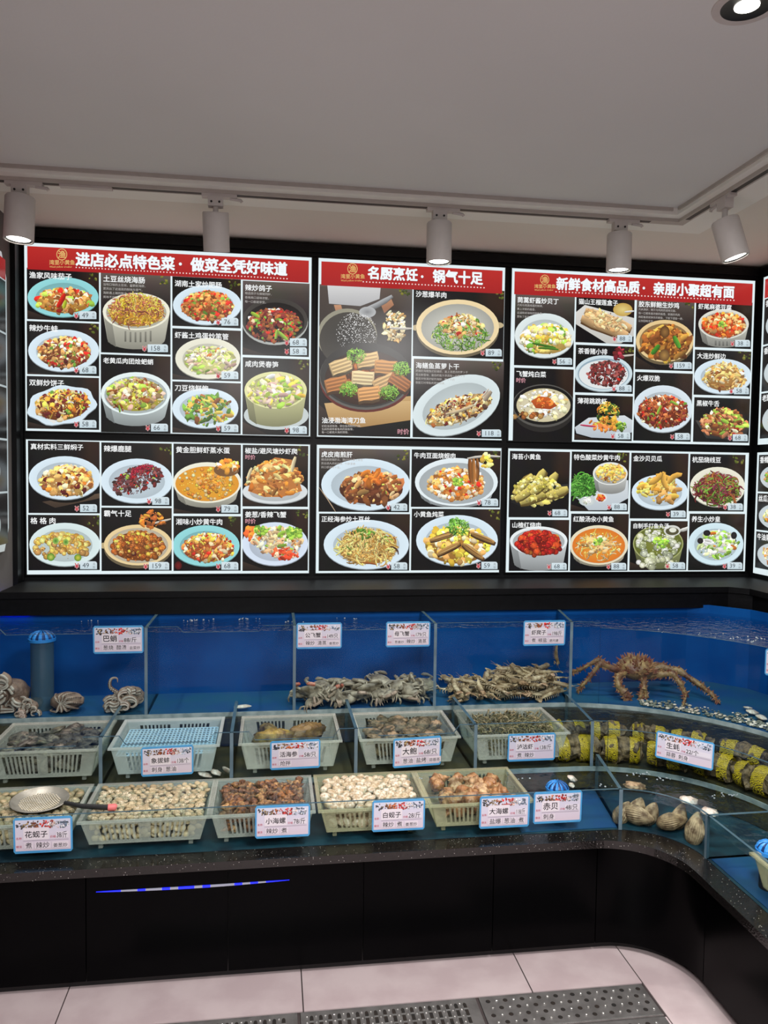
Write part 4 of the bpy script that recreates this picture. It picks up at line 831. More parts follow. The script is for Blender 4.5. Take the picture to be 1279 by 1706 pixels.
for bi, B in enumerate(BOXES):
    (x0, x1), (z0, z1) = [tuple(v*_sc for v in B['X']), tuple(EYE+(v-EYE)*_sc for v in B['Z'])]
    ban = B['banner']; first = B['dishes'][0][1] or '油浸渤海湾刀鱼'
    lab = {'upper left': 'glowing menu box with the longest red banner, at the left end of the top row', 'upper middle': 'glowing menu box with the big black pan of fish, middle of the top row',
           'upper right': 'glowing menu box with red banner, at the right end of the top row', 'lower left': 'glowing menu box without banner, at the left end of the bottom row',
           'lower middle': 'glowing menu box of four large plates without banner, middle of the bottom row', 'lower right': 'glowing menu box without banner, at the right end of the bottom row'}[B['key']]
    o = empty('menu_light_box', (0, 0, 0), lab, 'menu board', 'glowing menu boxes on the back wall')
    MB().box(x0-.004, x1+.004, YP+.001, YB+.02, z0-.004, z1+.004).build('housing', M['boxbody'], o)
    A = WArt(wall_fn); A.rect(x0, x1, z0, z1, (226, 240, 244)); A.build('white_border', M['print'], o)
    rng = random.Random(100+bi)
    if ban:
        A = WArt(wall_fn, start=5e-4)
        zb = at_y((ban['x'][0]+ban['x'][1])/2, (ban['y'][1]+ban['dots'][3]+7)/2, YP).z
        zt = z1-.014
        A.rect(x0+.012, x1-.012, zb, zt, (168, 34, 36), (186, 46, 42))
        for k in range(26):                                # printed cloud tones of the banner
            xx = rng.uniform(x0+.06, x1-.06); zz = rng.uniform(zb+.01, zt-.01)
            A.d += A.step
        u0, v0, u1_, v1 = ban['dots']; nd = int((u1_-u0)/5.4)
        for k in range(nd+1):
            t = k/nd; A.ell(u0+(u1_-u0)*t, v0+(v1-v0)*t, 1.2, 1.2, (246, 226, 222), n=6)
        lx, ly, lr = ban['logo']; gold = (222, 182, 112)
        n = 28; A.d += 1e-4; b0 = len(A.v)
        for k in range(n):
            a = 2*PI*k/n
            for rr in (lr, lr*.86): A.v.append(wall_fn(lx+rr*math.cos(a), ly+rr*1.1*math.sin(a), A.d)); A.c.append(lin(gold))
        for k in range(n): q = b0+2*k; e = b0+2*((k+1) % n); A.f.append((q, q+1, e+1, e))
        A.text('渔', (lx-lr*.72, ly+lr*.56), lr*1.5, gold, .02)
        k = lr/9
        A.text('湾里小黄鱼', (lx-21*k, ly+16.5*k), 8.6*k, gold, .015); A.text('Wanli yellow croaker', (lx-20.5*k, ly+22*k), 4.3*k, gold, .01)
        o2 = A.build('banner', M['print'], o); o2['label'] = 'red banner with white headline and gold round emblem'
        for word, wx, wy, ws in ban['words']:
            A = WArt(wall_fn, start=1.2e-3)
            p = at_y(wx, wy, YP); sz = ws*m_per_px(wx+len(word)*ws/2, wy)
            vs, fs, wd = text_mesh(word, .042); A.d += 1e-4
            for off, cc in ((.0014, (120, 20, 24)), (0, (240, 246, 250))):
                A.d += 1e-4; b0 = len(A.v)
                A.v += [(p.x+x*sz+off, YP-A.d, p.z+y*sz*1.03-off) for x, y in vs]; A.c += [lin(cc)]*len(vs); A.f += [tuple(b0+i for i in f) for f in fs]
            A.build('headline', M['print'], o)
    for di, dd in enumerate(B['dishes']):
        (cx0, cy0, cx1, cy1), title, ts, pr, light, ops = dd[:6]
        A = WArt(wall_fn, start=4e-4)
        ym, xm = (cy0+cy1)/2, (cx0+cx1)/2
        X0, X1 = at_y(cx0, ym, YP).x, at_y(cx1, ym, YP).x; Z1, Z0 = at_y(xm, cy0, YP).z, at_y(xm, cy1, YP).z
        # keep the drawing inside its cell: points are clamped to the cell
        def fn(px, py, d, X0=X0, X1=X1, Z0=Z0, Z1=Z1):
            p = at_y(px, py, YP); return (min(max(p.x, X0), X1), YP-d, min(max(p.z, Z0), Z1))
        A.fn = fn
        back(A, rng, cx0-3, cy0-4, cx1+3, cy1+4, 1 if light else 0)
        draw(A, rng, ops)
        pic = A.build('dish_picture', M['print'], o)
        T = WArt(wall_fn, start=5.2e-3)
        if title:
            p = at_y(cx0+4, cy0+2, YP)
            sz = ts*m_per_px(cx0+30, cy0+8); vs, fs, wd = text_mesh(title, .017); zb = p.z-sz*1.02
            T.d += 1e-4; b0 = len(T.v)
            T.v += [(p.x+x*sz, YP-T.d, zb+y*sz) for x, y in vs]; T.c += [lin((244, 246, 246))]*len(vs); T.f += [tuple(b0+i for i in f) for f in fs]
            for li, line in enumerate(NOTES.get(title, [])):
                s2 = sz*.42; z2 = zb-sz*.62-li*s2*1.45; vs, fs, wd = text_mesh(line, 0.); b0 = len(T.v)
                T.v += [(p.x+x*s2, YP-T.d, z2+y*s2) for x, y in vs]; T.c += [lin((186, 182, 178))]*len(vs); T.f += [tuple(b0+i for i in f) for f in fs]
            if not pr:
                s2 = sz*.82; z2 = zb-sz*.95; vs, fs, wd = text_mesh('时价', .02); b0 = len(T.v)
                T.v += [(p.x+x*s2, YP-T.d, z2+y*s2) for x, y in vs]; T.c += [lin((206, 150, 160))]*len(vs); T.f += [tuple(b0+i for i in f) for f in fs]
        else:
            T.text('油浸渤海湾刀鱼', (535.5, 704.5), 10.5, (244, 246, 246), .017)
            for li, line in enumerate(('切段油浸渤海，锁住鱼肉鲜的刀鱼，', '生焖煎焗带着鱼肉的甜香软，', '每一口都是大海的馈赠。')): T.text(line, (535.5, 711.5+li*5.2), 4.3, (196, 192, 188))
            T2_ = WArt(wall_fn, start=5.2e-3); T2_.text('时价', (661, 723), 10, (206, 150, 160), .02); T2_.build('price_note', M['print'], pic)
        if T.v: T.build('dish_name', M['print'], pic)
        if pr:
            kk = {0: 1., 1: 1., 2: .95, 3: .95, 4: .88, 5: .88}[bi]
            T = WArt(wall_fn, start=5.2e-3); q = dd[6] if len(dd) > 6 else []
            price(T, cx1-4, cy1-2 - (14 if q else 0), pr, kk)
            for num, qx, qy in q:
                price(T, qx, qy-2, num, kk)
            T.build('price_tab', M['print'], pic)
# small legal line along the bottom edge of each box is left as the faint grey strip it is in the photo

# ---- the two light boxes on the side walls, seen almost edge on
def side_box(x, ys, z0, z1, face, names, label, chamfer=0., lit='print', rows=3, banner=True, sd=5):
    o = empty('menu_light_box', (0, 0, 0), label, 'menu board')
    y0, y1 = ys; s_ = 1 if face > 0 else -1                  # face: direction the print looks (+x or -x)
    def fn(u, v, d):                                          # u = metres from the far end, v = metres down from the top
        return (x+s_*d, y1-u, z1-v)
    W_, H_ = y1-y0, z1-z0; c = chamfer
    outline = [(y1, z0+c), (y1, z1-c), (y1-c*.6, z1), (y0, z1), (y0, z0), (y1-c*.6, z0)] if c else [(y1, z0), (y1, z1), (y0, z1), (y0, z0)]
    b = MB(); b.prism([(p[0], p[1]) for p in outline], 'x', x-s_*.02, x-s_*.0005); b.build('housing', M['boxbody'], o)
    A = Art(fn); A.poly([(y1-p[0], z1-p[1]) for p in outline], (222, 236, 240)); A.build('white_border', M[lit], o)
    rng = random.Random(sd); top = .012
    if banner:
        A = Art(fn, start=5e-4); A.poly([(.012, .02 if c else .012), (W_, .017), (W_, .1), (.012, .1)], (180, 40, 40)); top = .105
        if names: A.ell(.075, .04, .02, .022, (222, 182, 112), n=20); A.ell(.075, .04, .016, .018, (180, 40, 40), n=20); A.text('湾里小黄鱼', (.035, .088), .021, (222, 182, 112), .01)
        A.build('banner', M[lit], o)
    ch = (H_-top-.02)/rows
    cols = max(1, int((W_-.01)/.30))
    cw = (W_-.02)/cols
    for cj in range(cols):
        for j in range(rows):
            v0 = top+j*ch; u0 = .014+cj*cw; u1_ = u0+cw-.008; cell = [(u0, v0), (u1_, v0), (u1_, v0+ch-.008), (u0, v0+ch-.008)]
            A = Art(fn, step=2e-6, start=4e-4); A.poly(cell, (34, 30, 30), (16, 15, 16))
            um = (u0+u1_)/2; cy = v0+ch*.58; A.ell(um, cy, min(.135, cw*.45), ch*.33, (214, 222, 224), (196, 206, 210))
            pal = [TAN, CRM, RED, GRN, ORG, BRN]; k = 1/380
            B2 = Art(lambda px, py, d: fn(px*k, py*k, d), step=2e-6, start=6e-4)
            food(B2, rng, um/k, cy/k, .1/k, ch*.23/k, rng.sample(pal, 4), 'chunk', 5, 90)
            pic = A.build('dish_picture', M[lit], o); B2.build('dish', M[lit], pic)
            if cj == 0 and names and j < len(names):
                T = Art(fn, start=1.6e-3); T.text(names[j], (.024, v0+.036), .033, (244, 246, 246), .017); T.build('dish_name', M[lit], pic)
    return o
XSR = 2.285
yR = at_x(1267, 600, XSR).y
side_box(XSR, (yR-1.25, yR), 1.6135, 2.3985, -1, ['香煎', '香辣', '老醋'], 'upper glowing menu box on the right side wall, cut by the photo edge', sd=11)
side_box(XSR, (yR-1.25, yR), 1.001, 1.5766, -1, ['香橼苗', '丝瓜苗', '牛油果'], 'lower glowing menu box on the right side wall, cut by the photo edge', banner=False, sd=12)
yL = at_x(12.5, 650, XL+.012).y
zLt, zLb = at_x(8, 424, XL+.012).z, at_x(8, 918, XL+.012).z
side_box(XL+.012, (yL-.9, yL), zLb, zLt, 1, [], 'dim menu box with cut corners on the left side wall', chamfer=.09, lit='printdim', rows=5, sd=13)
# ================================================================== track lights and downlight
YT, XT = 2.893, 1.567                                     # middle of the two track runs, let into the dropped rim
o = empty('light_track', (0, YT, ZS), 'slim white light track with black slot, running along the ceiling edge', 'light track')
inv = Matrix.Translation((0, -YT, -ZS))
b = MB(); b.box(XL, XT+.018, YT-.018, YT+.018, ZS-.012, ZS); b.box(XT-.018, XT+.018, .2, YT-.018, ZS-.012, ZS)
b.build('rail', M['whitetrim'], o).matrix_parent_inverse = inv
for seg in ((XL, -.735), (-.56, 1.44)):
    MB().box(seg[0], seg[1], YT-.009, YT+.009, ZS-.0128, ZS-.011).build('slot', M['slot'], o).matrix_parent_inverse = inv
MB().box(XT-.009, XT+.009, .2, YT-.05, ZS-.0128, ZS-.011).build('slot', M['slot'], o).matrix_parent_inverse = inv
c = MB(); c.box(-.735, -.56, YT-.012, YT+.012, ZS-.02, ZS-.012); c.build('joint_cover', M['white'], o, 40).matrix_parent_inverse = inv
def track_light(x, y, label, drop, L, R_, direction, along, watts):
    o = empty('track_spotlight', (x, y, ZS-.012), label, 'spotlight', 'white cylinder spotlights on the track')
    ax = Vector(along).normalized(); sd = Vector((-ax.y, ax.x, 0))
    b = MB()
    def obox(a0, a1, s0, s1, z0, z1):
        vs = [tuple(ax*a+sd*s_+Vector((0, 0, z))) for z in (z0, z1) for s_ in (s0, s1) for a in (a0, a1)]; b.hexa(vs)
    obox(-.048, .075, -.014, .014, -.012, 0); obox(-.026, .026, -.016, .016, -.044, -.008)
    b.tube([ax*.05+Vector((0, 0, -.012)), ax*.088+Vector((0, 0, -.016)), ax*.092+Vector((0, 0, -.022))], .006, 8)
    b.build('adapter', M['white'], o, 40)
    for s_ in (-.014, .014):
        q = ax*s_-sd*.0158+Vector((0, 0, -.03)); MB().tube([q, q-sd*.002], .004, 8).build('screw', M['slot'], o)
    zt = -.044-drop
    MB().tube([(0, 0, -.04), (0, 0, zt-.03)], .0095, 12).build('stem', M['white'], o, 40)
    d = Vector(direction).normalized(); Rm = d.to_track_quat('-Z', 'Y').to_matrix().to_4x4()
    e = empty('lamp_head', (0, 0, zt), rot=Rm.to_euler()); e.parent = o
    b = MB(); b.lathe([(R_*.2, .0), (R_*.93, -.001), (R_, -.006), (R_, -L), (R_*.9, -L), (R_*.88, -L+.012)], 40, cap1=False)
    b.build('housing', M['white'], e, 40)
    b = MB(); b.lathe([(R_*.9, -L-.0005), (R_*.93, -L+.001), (R_*.86, -L+.006), (R_*.78, -L+.006)], 40, cap0=False, cap1=False); b.build('black_ring', M['lamprim'], e, 40)
    b = MB(); b.lathe([(R_*.88, -L+.002), (R_*.78, -L+.008)], 40, cap0=False, cap1=False); b.build('reflector', M['reflector'], e, 60)
    b = MB(); b.lathe([(R_*.8, -L+.0065), (R_*.8, -L+.009)], 32); b.build('lens', M['lens'], e, 40)
    lamp_child(e, (0, 0, -L+.0035), (0, 0, -1), watts, 100, SPOT_COL, .75, .028)
    return o
def tx(px, py): return at_z(px, py, ZS-.04)
Rk = 42*YT/F_PX/2
track_light(tx(29, 312).x, YT, 'white spotlight cylinder on the track, nearest the left edge, glowing underside showing', .006, .15, Rk*1.05, (-.03, -.05, -1), (1, 0, 0), SPOT_W)
track_light(tx(358, 332).x, YT, 'white spotlight cylinder on the track tipped towards the menu wall so its lens is hidden', .016, .136, Rk, (.01, .32, -1), (1, 0, 0), SPOT_W)
track_light(tx(734, 357).x, YT, 'white spotlight cylinder hanging in front of the middle menu box', .007, .148, Rk, (.0, -.02, -1), (1, 0, 0), SPOT_W)
track_light(tx(1043, 371).x, YT, 'white spotlight cylinder hanging in front of the right-hand menu box', .007, .142, Rk, (.0, .0, -1), (1, 0, 0), SPOT_W*.6)
pL5 = at_x(1208, 330, XT)
track_light(XT, pL5.y, 'white spotlight cylinder tilted sideways on the short track run by the right wall', .036, .142, Rk, (.26, -.14, -1), (0, 1, 0), SPOT_W*.5)
# recessed downlight at the top right
p = at_z(1244, 9, ZC)
o = empty('recessed_downlight', (p.x, p.y, ZC), 'round recessed downlight in the ceiling at the top right corner', 'downlight')
MB().lathe([(.072, 0), (.071, -.003), (.054, -.004), (.053, -.001)], 40, cap1=False).build('trim_ring', M['white'], o, 40)
MB().lathe([(.054, -.0035), (.046, -.0012), (.026, -.0008)], 40, cap0=False, cap1=False).build('black_baffle', M['lamprim'], o, 40)
MB().lathe([(.026, -.0008), (.026, -.0025)], 32).build('lens', M['lens'], o, 40)
lamp_child(o, (0, 0, -.012), (0, 0, -1), DOWN_W, 120, SPOT_COL, .6, .03)
# ================================================================== what stands and swims in the tanks
R = random.Random(21)
def place(name, me, loc, rot=(0, 0, 0), sc=1., label=None, cat=None, group=None, kind=None):
    o = bpy.data.objects.new(name, me); COL.objects.link(o); o.location = loc; o.rotation_euler = rot
    o.scale = (sc, sc, sc) if not hasattr(sc, '__len__') else sc
    return tag(o, label, cat, group, kind)
# ---- colours of the animals
M['clam'] = mat('clam_shell', (190, 170, 130), .4, rnd=[(228, 212, 176), (204, 182, 140), (240, 228, 200), (186, 168, 136), (220, 202, 160)], var=(158, 138, 104), vscale=3.2, bump=.3, bscale=10.5)
M['whiteclam'] = mat('white_clam_shell', (226, 214, 190), .35, rnd=[(236, 226, 206), (214, 196, 164), (240, 232, 216), (222, 206, 180)], var=(176, 150, 116), vscale=2.1, bump=.2, bscale=8.4)
M['whelk'] = mat('whelk_shell', (150, 100, 62), .35, rnd=[(170, 112, 62), (120, 82, 58), (206, 160, 104), (96, 66, 50), (186, 134, 84)], var=(84, 56, 44), vscale=2.5, bump=.4, bscale=7.0)
M['bigwhelk'] = mat('large_whelk_shell', (200, 160, 110), .35, rnd=[(206, 166, 116), (176, 124, 78), (222, 190, 146)], var=(130, 84, 50), vscale=1.8, bump=.4, bscale=5.6)
M['ark'] = mat('ark_shell', (178, 154, 122), .55, rnd=[(206, 184, 152), (176, 150, 116), (192, 168, 134)], var=(104, 80, 58), vscale=2.5, bump=.3, bscale=6)
M['darkshell'] = mat('dark_flat_shell', (92, 84, 76), .45, rnd=[(120, 112, 100), (88, 82, 76), (164, 154, 138), (104, 102, 80)], var=(56, 52, 48), vscale=2.5, bump=.5, bscale=5.3)
M['abalone'] = mat('abalone_shell', (132, 116, 88), .45, rnd=[(150, 130, 100), (110, 98, 74), (168, 142, 112)], var=(66, 60, 44), vscale=2.1, bump=.5, bscale=5.3)
M['cucumber'] = mat('sea_cucumber_skin', (104, 84, 48), .45, rnd=[(140, 118, 62), (118, 90, 56), (160, 138, 66)], var=(84, 64, 36), vscale=2.1, bump=.6, bscale=4.2)
M['shrimp'] = mat('shrimp_shell', (150, 140, 104), .4, rnd=[(160, 148, 108), (126, 118, 86), (176, 160, 124)], var=(92, 84, 60), vscale=3.2)
M['mantis'] = mat('mantis_shrimp_shell', (172, 160, 126), .4, rnd=[(206, 184, 150), (172, 150, 116), (220, 200, 170), (186, 164, 126)], var=(128, 104, 76), vscale=2.5, bump=.3, bscale=7.0)
M['crab'] = mat('swimming_crab_shell', (112, 100, 84), .4, rnd=[(118, 104, 86), (92, 84, 76), (134, 116, 92)], var=(168, 156, 138), vscale=1.9, bump=.3, bscale=5.3)
M['crabred'] = mat('crab_claw_red', (176, 70, 44), .4, var=(206, 160, 140), vscale=1.8)
M['octopus'] = mat('octopus_skin', (168, 144, 128), .45, rnd=[(172, 150, 132), (150, 122, 106), (162, 138, 122)], var=(112, 88, 78), vscale=34, bump=.35, bscale=120)
M['sucker'] = mat('octopus_sucker', (206, 196, 186), .45, var=(180, 166, 156), vscale=60)
M['kingcrab'] = mat('king_crab_shell', (150, 122, 80), .45, var=(96, 56, 42), vscale=30, bump=.5, bscale=90)
M['kingspike'] = mat('king_crab_spine', (156, 116, 78), .45, var=(112, 48, 44), vscale=40)
M['oyster'] = mat('oyster_shell', (118, 100, 70), .6, var=(52, 42, 28), vscale=40, bump=.9, bscale=70)
M['grit'] = mat('shell_grit', (150, 150, 136), .5, rnd=[(150, 150, 136), (100, 104, 96)], var=(90, 92, 84), vscale=80)
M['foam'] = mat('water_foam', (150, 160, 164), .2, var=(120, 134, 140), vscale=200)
M['shellwhite'] = mat('white_shell', (226, 222, 212), .35, var=(196, 176, 160), vscale=2.1, bump=.3, bscale=7.0)
def net_mat():
    m = bpy.data.materials.new('yellow_net'); m.use_nodes = True; nt = m.node_tree; n = nt.nodes; b = n['Principled BSDF']
    b.inputs['Base Color'].default_value = (*lin((206, 182, 36)), 1); b.inputs['Roughness'].default_value = .4
    tc = n.new('ShaderNodeTexCoord'); wv = n.new('ShaderNodeTexWave'); wv.inputs['Scale'].default_value = 105; wv.bands_direction = 'DIAGONAL'; wv.inputs['Distortion'].default_value = 9; wv.inputs['Detail'].default_value = 3
    nt.links.new(tc.outputs['Object'], wv.inputs['Vector'])
    gt = n.new('ShaderNodeMath'); gt.operation = 'LESS_THAN'; gt.inputs[1].default_value = .47; nt.links.new(wv.outputs['Fac'], gt.inputs[0])
    t = n.new('ShaderNodeBsdfTransparent'); mx = n.new('ShaderNodeMixShader')
    nt.links.new(gt.outputs[0], mx.inputs[0]); nt.links.new(b.outputs[0], mx.inputs[1]); nt.links.new(t.outputs[0], mx.inputs[2])
    nt.links.new(mx.outputs[0], n['Material Output'].inputs[0]); return m
M['net'] = net_mat()
# ---- shapes
def clam_mesh(name, m, a=1., w_=.78, t=.46, rings=9):
    def fn(d):
        th = math.atan2(d.y, d.x-.25); rr = 1-.16*max(0, d.x)**2*1.6+.05*max(0, -d.x)
        return rr*(1+.025*math.sin(rings*PI*abs(d.z)))
    return MB().ellipsoid((0, 0, 0), (a, w_, t), 14, 10, 0, fn).mesh(name, m, 60)
def whelk_mesh(name, m, turns=4.5, n=18, k=20, fat=.5):
    b = MB(); vs = []; fs = []
    for i in range(k+1):
        t = i/k
        r = fat*(t/.62)**1.05 if t < .62 else fat*max(.06, 1-((t-.62)/.38)**1.5*.93)
        for j in range(n):
            a = 2*PI*j/n; g = 1+.13*math.sin(2*PI*turns*t**.8-a)+.05*math.sin(9*a)*(t > .4)
            lip = 1+.25*max(0, math.cos(a-.6))*(1 if .5 < t < .95 else 0)
            vs.append((-1+2*t, r*g*lip*math.cos(a), r*g*math.sin(a)))
    for i in range(k):
        for j in range(n): j2 = (j+1) % n; fs.append((i*n+j, i*n+j2, (i+1)*n+j2, (i+1)*n+j))
    fs.append(tuple(range(n))[::-1]); fs.append(tuple(k*n+j for j in range(n)))
    return b.add(vs, fs).mesh(name, m, 60)
def ark_mesh(name, m):
    b = MB(); vs = []; fs = []; n, k = 156, 18
    for i in range(k+1):
        v = i/k; th = PI*v
        for j in range(n):
            a = 2*PI*j/n; rib = 1+.04*math.cos(26*a/1.0)*math.sin(th)
            x = math.sin(th)*math.cos(a)*.72*rib; y = math.sin(th)*math.sin(a)*.5*rib; z = math.cos(th)
            q = 1-.42*max(0, z); x *= q; y *= q; x += .22*max(0, z)**2
            vs.append((x, y, z*.95))
    for i in range(k):
        for j in range(n): j2 = (j+1) % n; fs.append((i*n+j, (i+1)*n+j, (i+1)*n+j2, i*n+j2))
    return b.add(vs, fs).mesh(name, m, 80)
def flat_shell_mesh(name, m, seed):
    def fn(d):
        v = noise.noise(Vector((d.x*2.1+seed, d.y*2.1, d.z*1.5))); return 1+.28*v
    return MB().ellipsoid((0, 0, 0), (1, .68, .26), 20, 10, 0, fn).mesh(name, m, 70)
def cucumber_mesh(name, m, seed):
    def fn(d):
        v = noise.noise(Vector((d.x*3+seed, d.y*4, d.z*4))); s_ = noise.noise(Vector((d.x*11+seed, d.y*11, d.z*11))); return 1+.22*v+.2*max(0, s_)
    return MB().ellipsoid((0, 0, 0), (1, .5, .42), 28, 18, 0, fn).mesh(name, m, 80)
def shrimp_mesh(name, m):
    b = MB(); pts = []; rad = []
    for i in range(11):
        t = i/10; a = -.5+1.9*t; pts.append((.75*math.cos(a)-.2+(.35 if t < .1 else 0), 0, .55*math.sin(a))); rad.append((.16 if i in (2, 3) else .13)*(1-.6*t)*(1 if i % 2 else 1.1) if i else .04)
    b.tube(pts, rad, 8)
    for s_ in (-1, 1):
        for q in range(4): x, _, z = pts[3+q]; b.tube([(x, .04*s_, z), (x-.15, .12*s_, z-.22)], .018, 4)
        x, _, z = pts[0]; b.tube([(x, .03*s_, z), (x+.3, .2*s_, z+.1), (x+.1, .5*s_, z+.25)], .012, 4)
        x, _, z = pts[-1]; b.tube([(x, 0, z), (x-.16, .13*s_, z+.02)], [.05, .07], 5)
    return b.mesh(name, m, 60)
def mantis_mesh(name, m, bend):
    b = MB(); pts = []; rad = []; n = 13
    for i in range(n):
        t = i/(n-1); pts.append((1-2*t, 0, bend*(4*(t-.5)**2)*.5)); rad.append((.09+.13*math.sin(PI*min(1, .22+t*.85)))*(1.08 if i % 2 else .95))
    b.tube(pts, rad, 10, flat=.62)
    for s_ in (-1, 1):
        for q in range(8):
            x, _, z = pts[3+q]; b.tube([(x, .1*s_, z-.05), (x-.05, .22*s_, z-.14), (x-.02, .2*s_, z-.27)], [.028, .022, .008], 4)
        b.tube([(.95, .07*s_, 0), (.78, .24*s_, -.05), (1.1, .26*s_, -.02), (.95, .3*s_, -.12)], [.04, .055, .045, .012], 5)
        b.tube([(1., .05*s_, .02), (1.22, .09*s_, .12), (1.5, .2*s_, .2)], [.02, .013, .005], 4)
        b.ellipsoid((1.05, .07*s_, .08), (.045, .045, .05), 6, 4)
        b.tube([(-.95, .06*s_, pts[-1][2]), (-1.2, .2*s_, pts[-1][2]-.03)], [.07, .09], 6, flat=.3)
    b.tube([(-.93, 0, pts[-1][2]), (-1.2, 0, pts[-1][2]-.02)], [.16, .13], 8, flat=.3)
    return b.mesh(name, m, 60)
def crab_mesh(name, mats, seed):
    rr = random.Random(seed); b = MB()
    def fn(d): return 1+.05*noise.noise(d*3+Vector((seed, 0, 0)))
    b.ellipsoid((0, 0, 0), (.9, .58, .3), 22, 12, 0, fn)
    for s_ in (-1, 1):
        b.tube([(.6*s_, .12, .02), (1.08*s_, .05, .04)], [.12, .01], 6)
        for q in range(5): b.tube([((.2+.1*q)*s_, .36-.035*q*q*.5, .02), ((.24+.115*q)*s_, .5-.045*q*q*.5, .03)], [.05, .008], 5)
        for q in range(4):
            y0 = .15-.2*q; lift = rr.uniform(.05, .35); f = rr.uniform(-.25, .25)
            b.tube([(.55*s_, y0, -.05), (.98*s_, y0-.1+f*.3, lift*.7), (1.14*s_, y0-.18+f, lift*.7-.22), (1.12*s_, y0-.2+f*1.2, lift*.7-.46)], [.085, .07, .05, .015] if q < 3 else [.09, .08, .11, .07], 7, flat=.7)
        o_ = rr.uniform(-.2, .3)
        b.tube([(.45*s_, .32, -.02), (.98*s_, .5+o_*.5, .05), (.8*s_, .8+o_*.5, .06)], [.1, .13, .1], 8)
        b.tube([(.82*s_, .78+o_*.5, .06), (.55*s_, .92+o_*.5, .05), (.25*s_, .98+o_*.5, .02)], [.13, .15, .03], 8, 1)
        b.tube([(.6*s_, .9+o_*.5, .09), (.42*s_, .96+o_*.5, .15), (.26*s_, .98+o_*.5, .09)], [.07, .05, .015], 6, 1)
        b.ellipsoid((.14*s_, .47, .08), (.035, .06, .035), 6, 4)
    return b.mesh(name, mats, 60)
def octopus_mesh(name, mats, arms, mantle):
    """arms: lists of points, mantle: centre, radii"""
    b = MB()
    def fn(d): return 1+.09*noise.noise(d*2.4)
    b.ellipsoid(mantle[0], mantle[1], 18, 12, 0, fn)
    for pts, r0 in arms:
        # smooth the arm
        P = [Vector(p) for p in pts]; Q = []
        for i in range(len(P)-1):
            p0, p1, p2, p3 = P[max(i-1, 0)], P[i], P[i+1], P[min(i+2, len(P)-1)]
            for k in range(5):
                t = k/5; Q.append(.5*((2*p1)+(p2-p0)*t+(2*p0-5*p1+4*p2-p3)*t*t+(3*p1-p0-3*p2+p3)*t**3))
        Q.append(P[-1]); n = len(Q)
        b.tube(Q, [r0*(1-.86*(i/(n-1))) for i in range(n)], 8)
        for i in range(1, n-2):
            r = r0*(1-.86*(i/(n-1))); t = (Q[i+1]-Q[i]).normalized(); sd = t.cross(Vector((0, 0, 1)))
            if sd.length < .1: sd = Vector((0, 1, 0))
            sd.normalize()
            for s_ in (-.45, .45):
                c = Q[i]+Vector((0, -1, 0))*r*.85+sd.cross(t)*r*.15*s_+Vector((0, 0, .0))+t*0+Vector((0, 0, s_*r*.8))
                b.ellipsoid(c, (r*.34, r*.26, r*.34), 6, 4, 1)
    return b.mesh(name, mats, 70)

# ---- plastic baskets
def basket(x, y, z, w_, d, h, label, m='plastic', rz=0., tray=False, feet=True, group='white plastic baskets standing in the tanks'):
    o = empty('plastic_basket', (x, y, z), label, 'basket', group, (0, 0, rz))
    tp, th = .88, .0032
    def P(u, v, wall, off):
        """u along the wall -1..1, v height 0..1, off inwards"""
        k = tp+(1-tp)*v; hx, hy = w_/2*k-off, d/2*k-off
        if wall == 0: return (u*w_/2*k, -hy, v*h)
        if wall == 1: return (u*w_/2*k, hy, v*h)
        if wall == 2: return (-hx, u*d/2*k, v*h)
        return (hx, u*d/2*k, v*h)
    b = MB()
    def piece(wall, u0, u1, v0, v1):
        vs = [P(u, v, wall, f) for v in (v0, v1) for f in (0, th) for u in (u0, u1)]; b.hexa(vs)
    for wall in range(4):
        L = (w_ if wall < 2 else d); e_ = .74; ns = max(5, int(L*.31/.0125)); pitch = (e_-.1)/ns
        piece(wall, -1, 1, 0, .14); piece(wall, -1, 1, .82, 1)
        piece(wall, -1, -e_, .14, .82); piece(wall, e_, 1, .14, .82); piece(wall, -.1, .1, .14, .82)
        for g in (-e_, .1):
            for i in range(1, ns): piece(wall, g+i*pitch-pitch*.24, g+i*pitch+pitch*.24, .14, .82)
    shell = b.build('basket_wall', M[m], o)
    b = MB(); k = tp; b.box(-w_/2*k, w_/2*k, -d/2*k, d/2*k, 0, .003); b.build('base', M[m], o)
    b = MB(); e = .008
    b.box(-w_/2-e, w_/2+e, -d/2-e, -d/2+.002, h-.004, h+.002); b.box(-w_/2-e, w_/2+e, d/2-.002, d/2+e, h-.004, h+.002)
    b.box(-w_/2-e, -w_/2+.002, -d/2, d/2, h-.004, h+.002); b.box(w_/2-.002, w_/2+e, -d/2, d/2, h-.004, h+.002)
    b.build('rim', M[m], o)
    if feet:
        for sx in (-1, 1):
            for sy in (-1, 1): MB().box(sx*w_*.36-.006, sx*w_*.36+.006, sy*d*.36-.006, sy*d*.36+.006, -.019, 0).build('foot', M[m], o)
    if tray:                                       # a second basket bottom laid in upside down: a sheet full of holes
        b = MB(); nx, ny = 24, 12; x0, x1, y0, y1 = -w_*.455, w_*.455, -d*.45, d*.45; zt = h*.66
        for i in range(nx+1):
            u = x0+(x1-x0)*i/nx; b.box(u-.0024, u+.0024, y0, y1, zt, zt+.003)
        for j in range(ny+1):
            v = y0+(y1-y0)*j/ny; b.box(x0, x1, v-.0028, v+.0028, zt, zt+.0028)
        b.build('perforated_tray', M['palecap'], o)
    return o
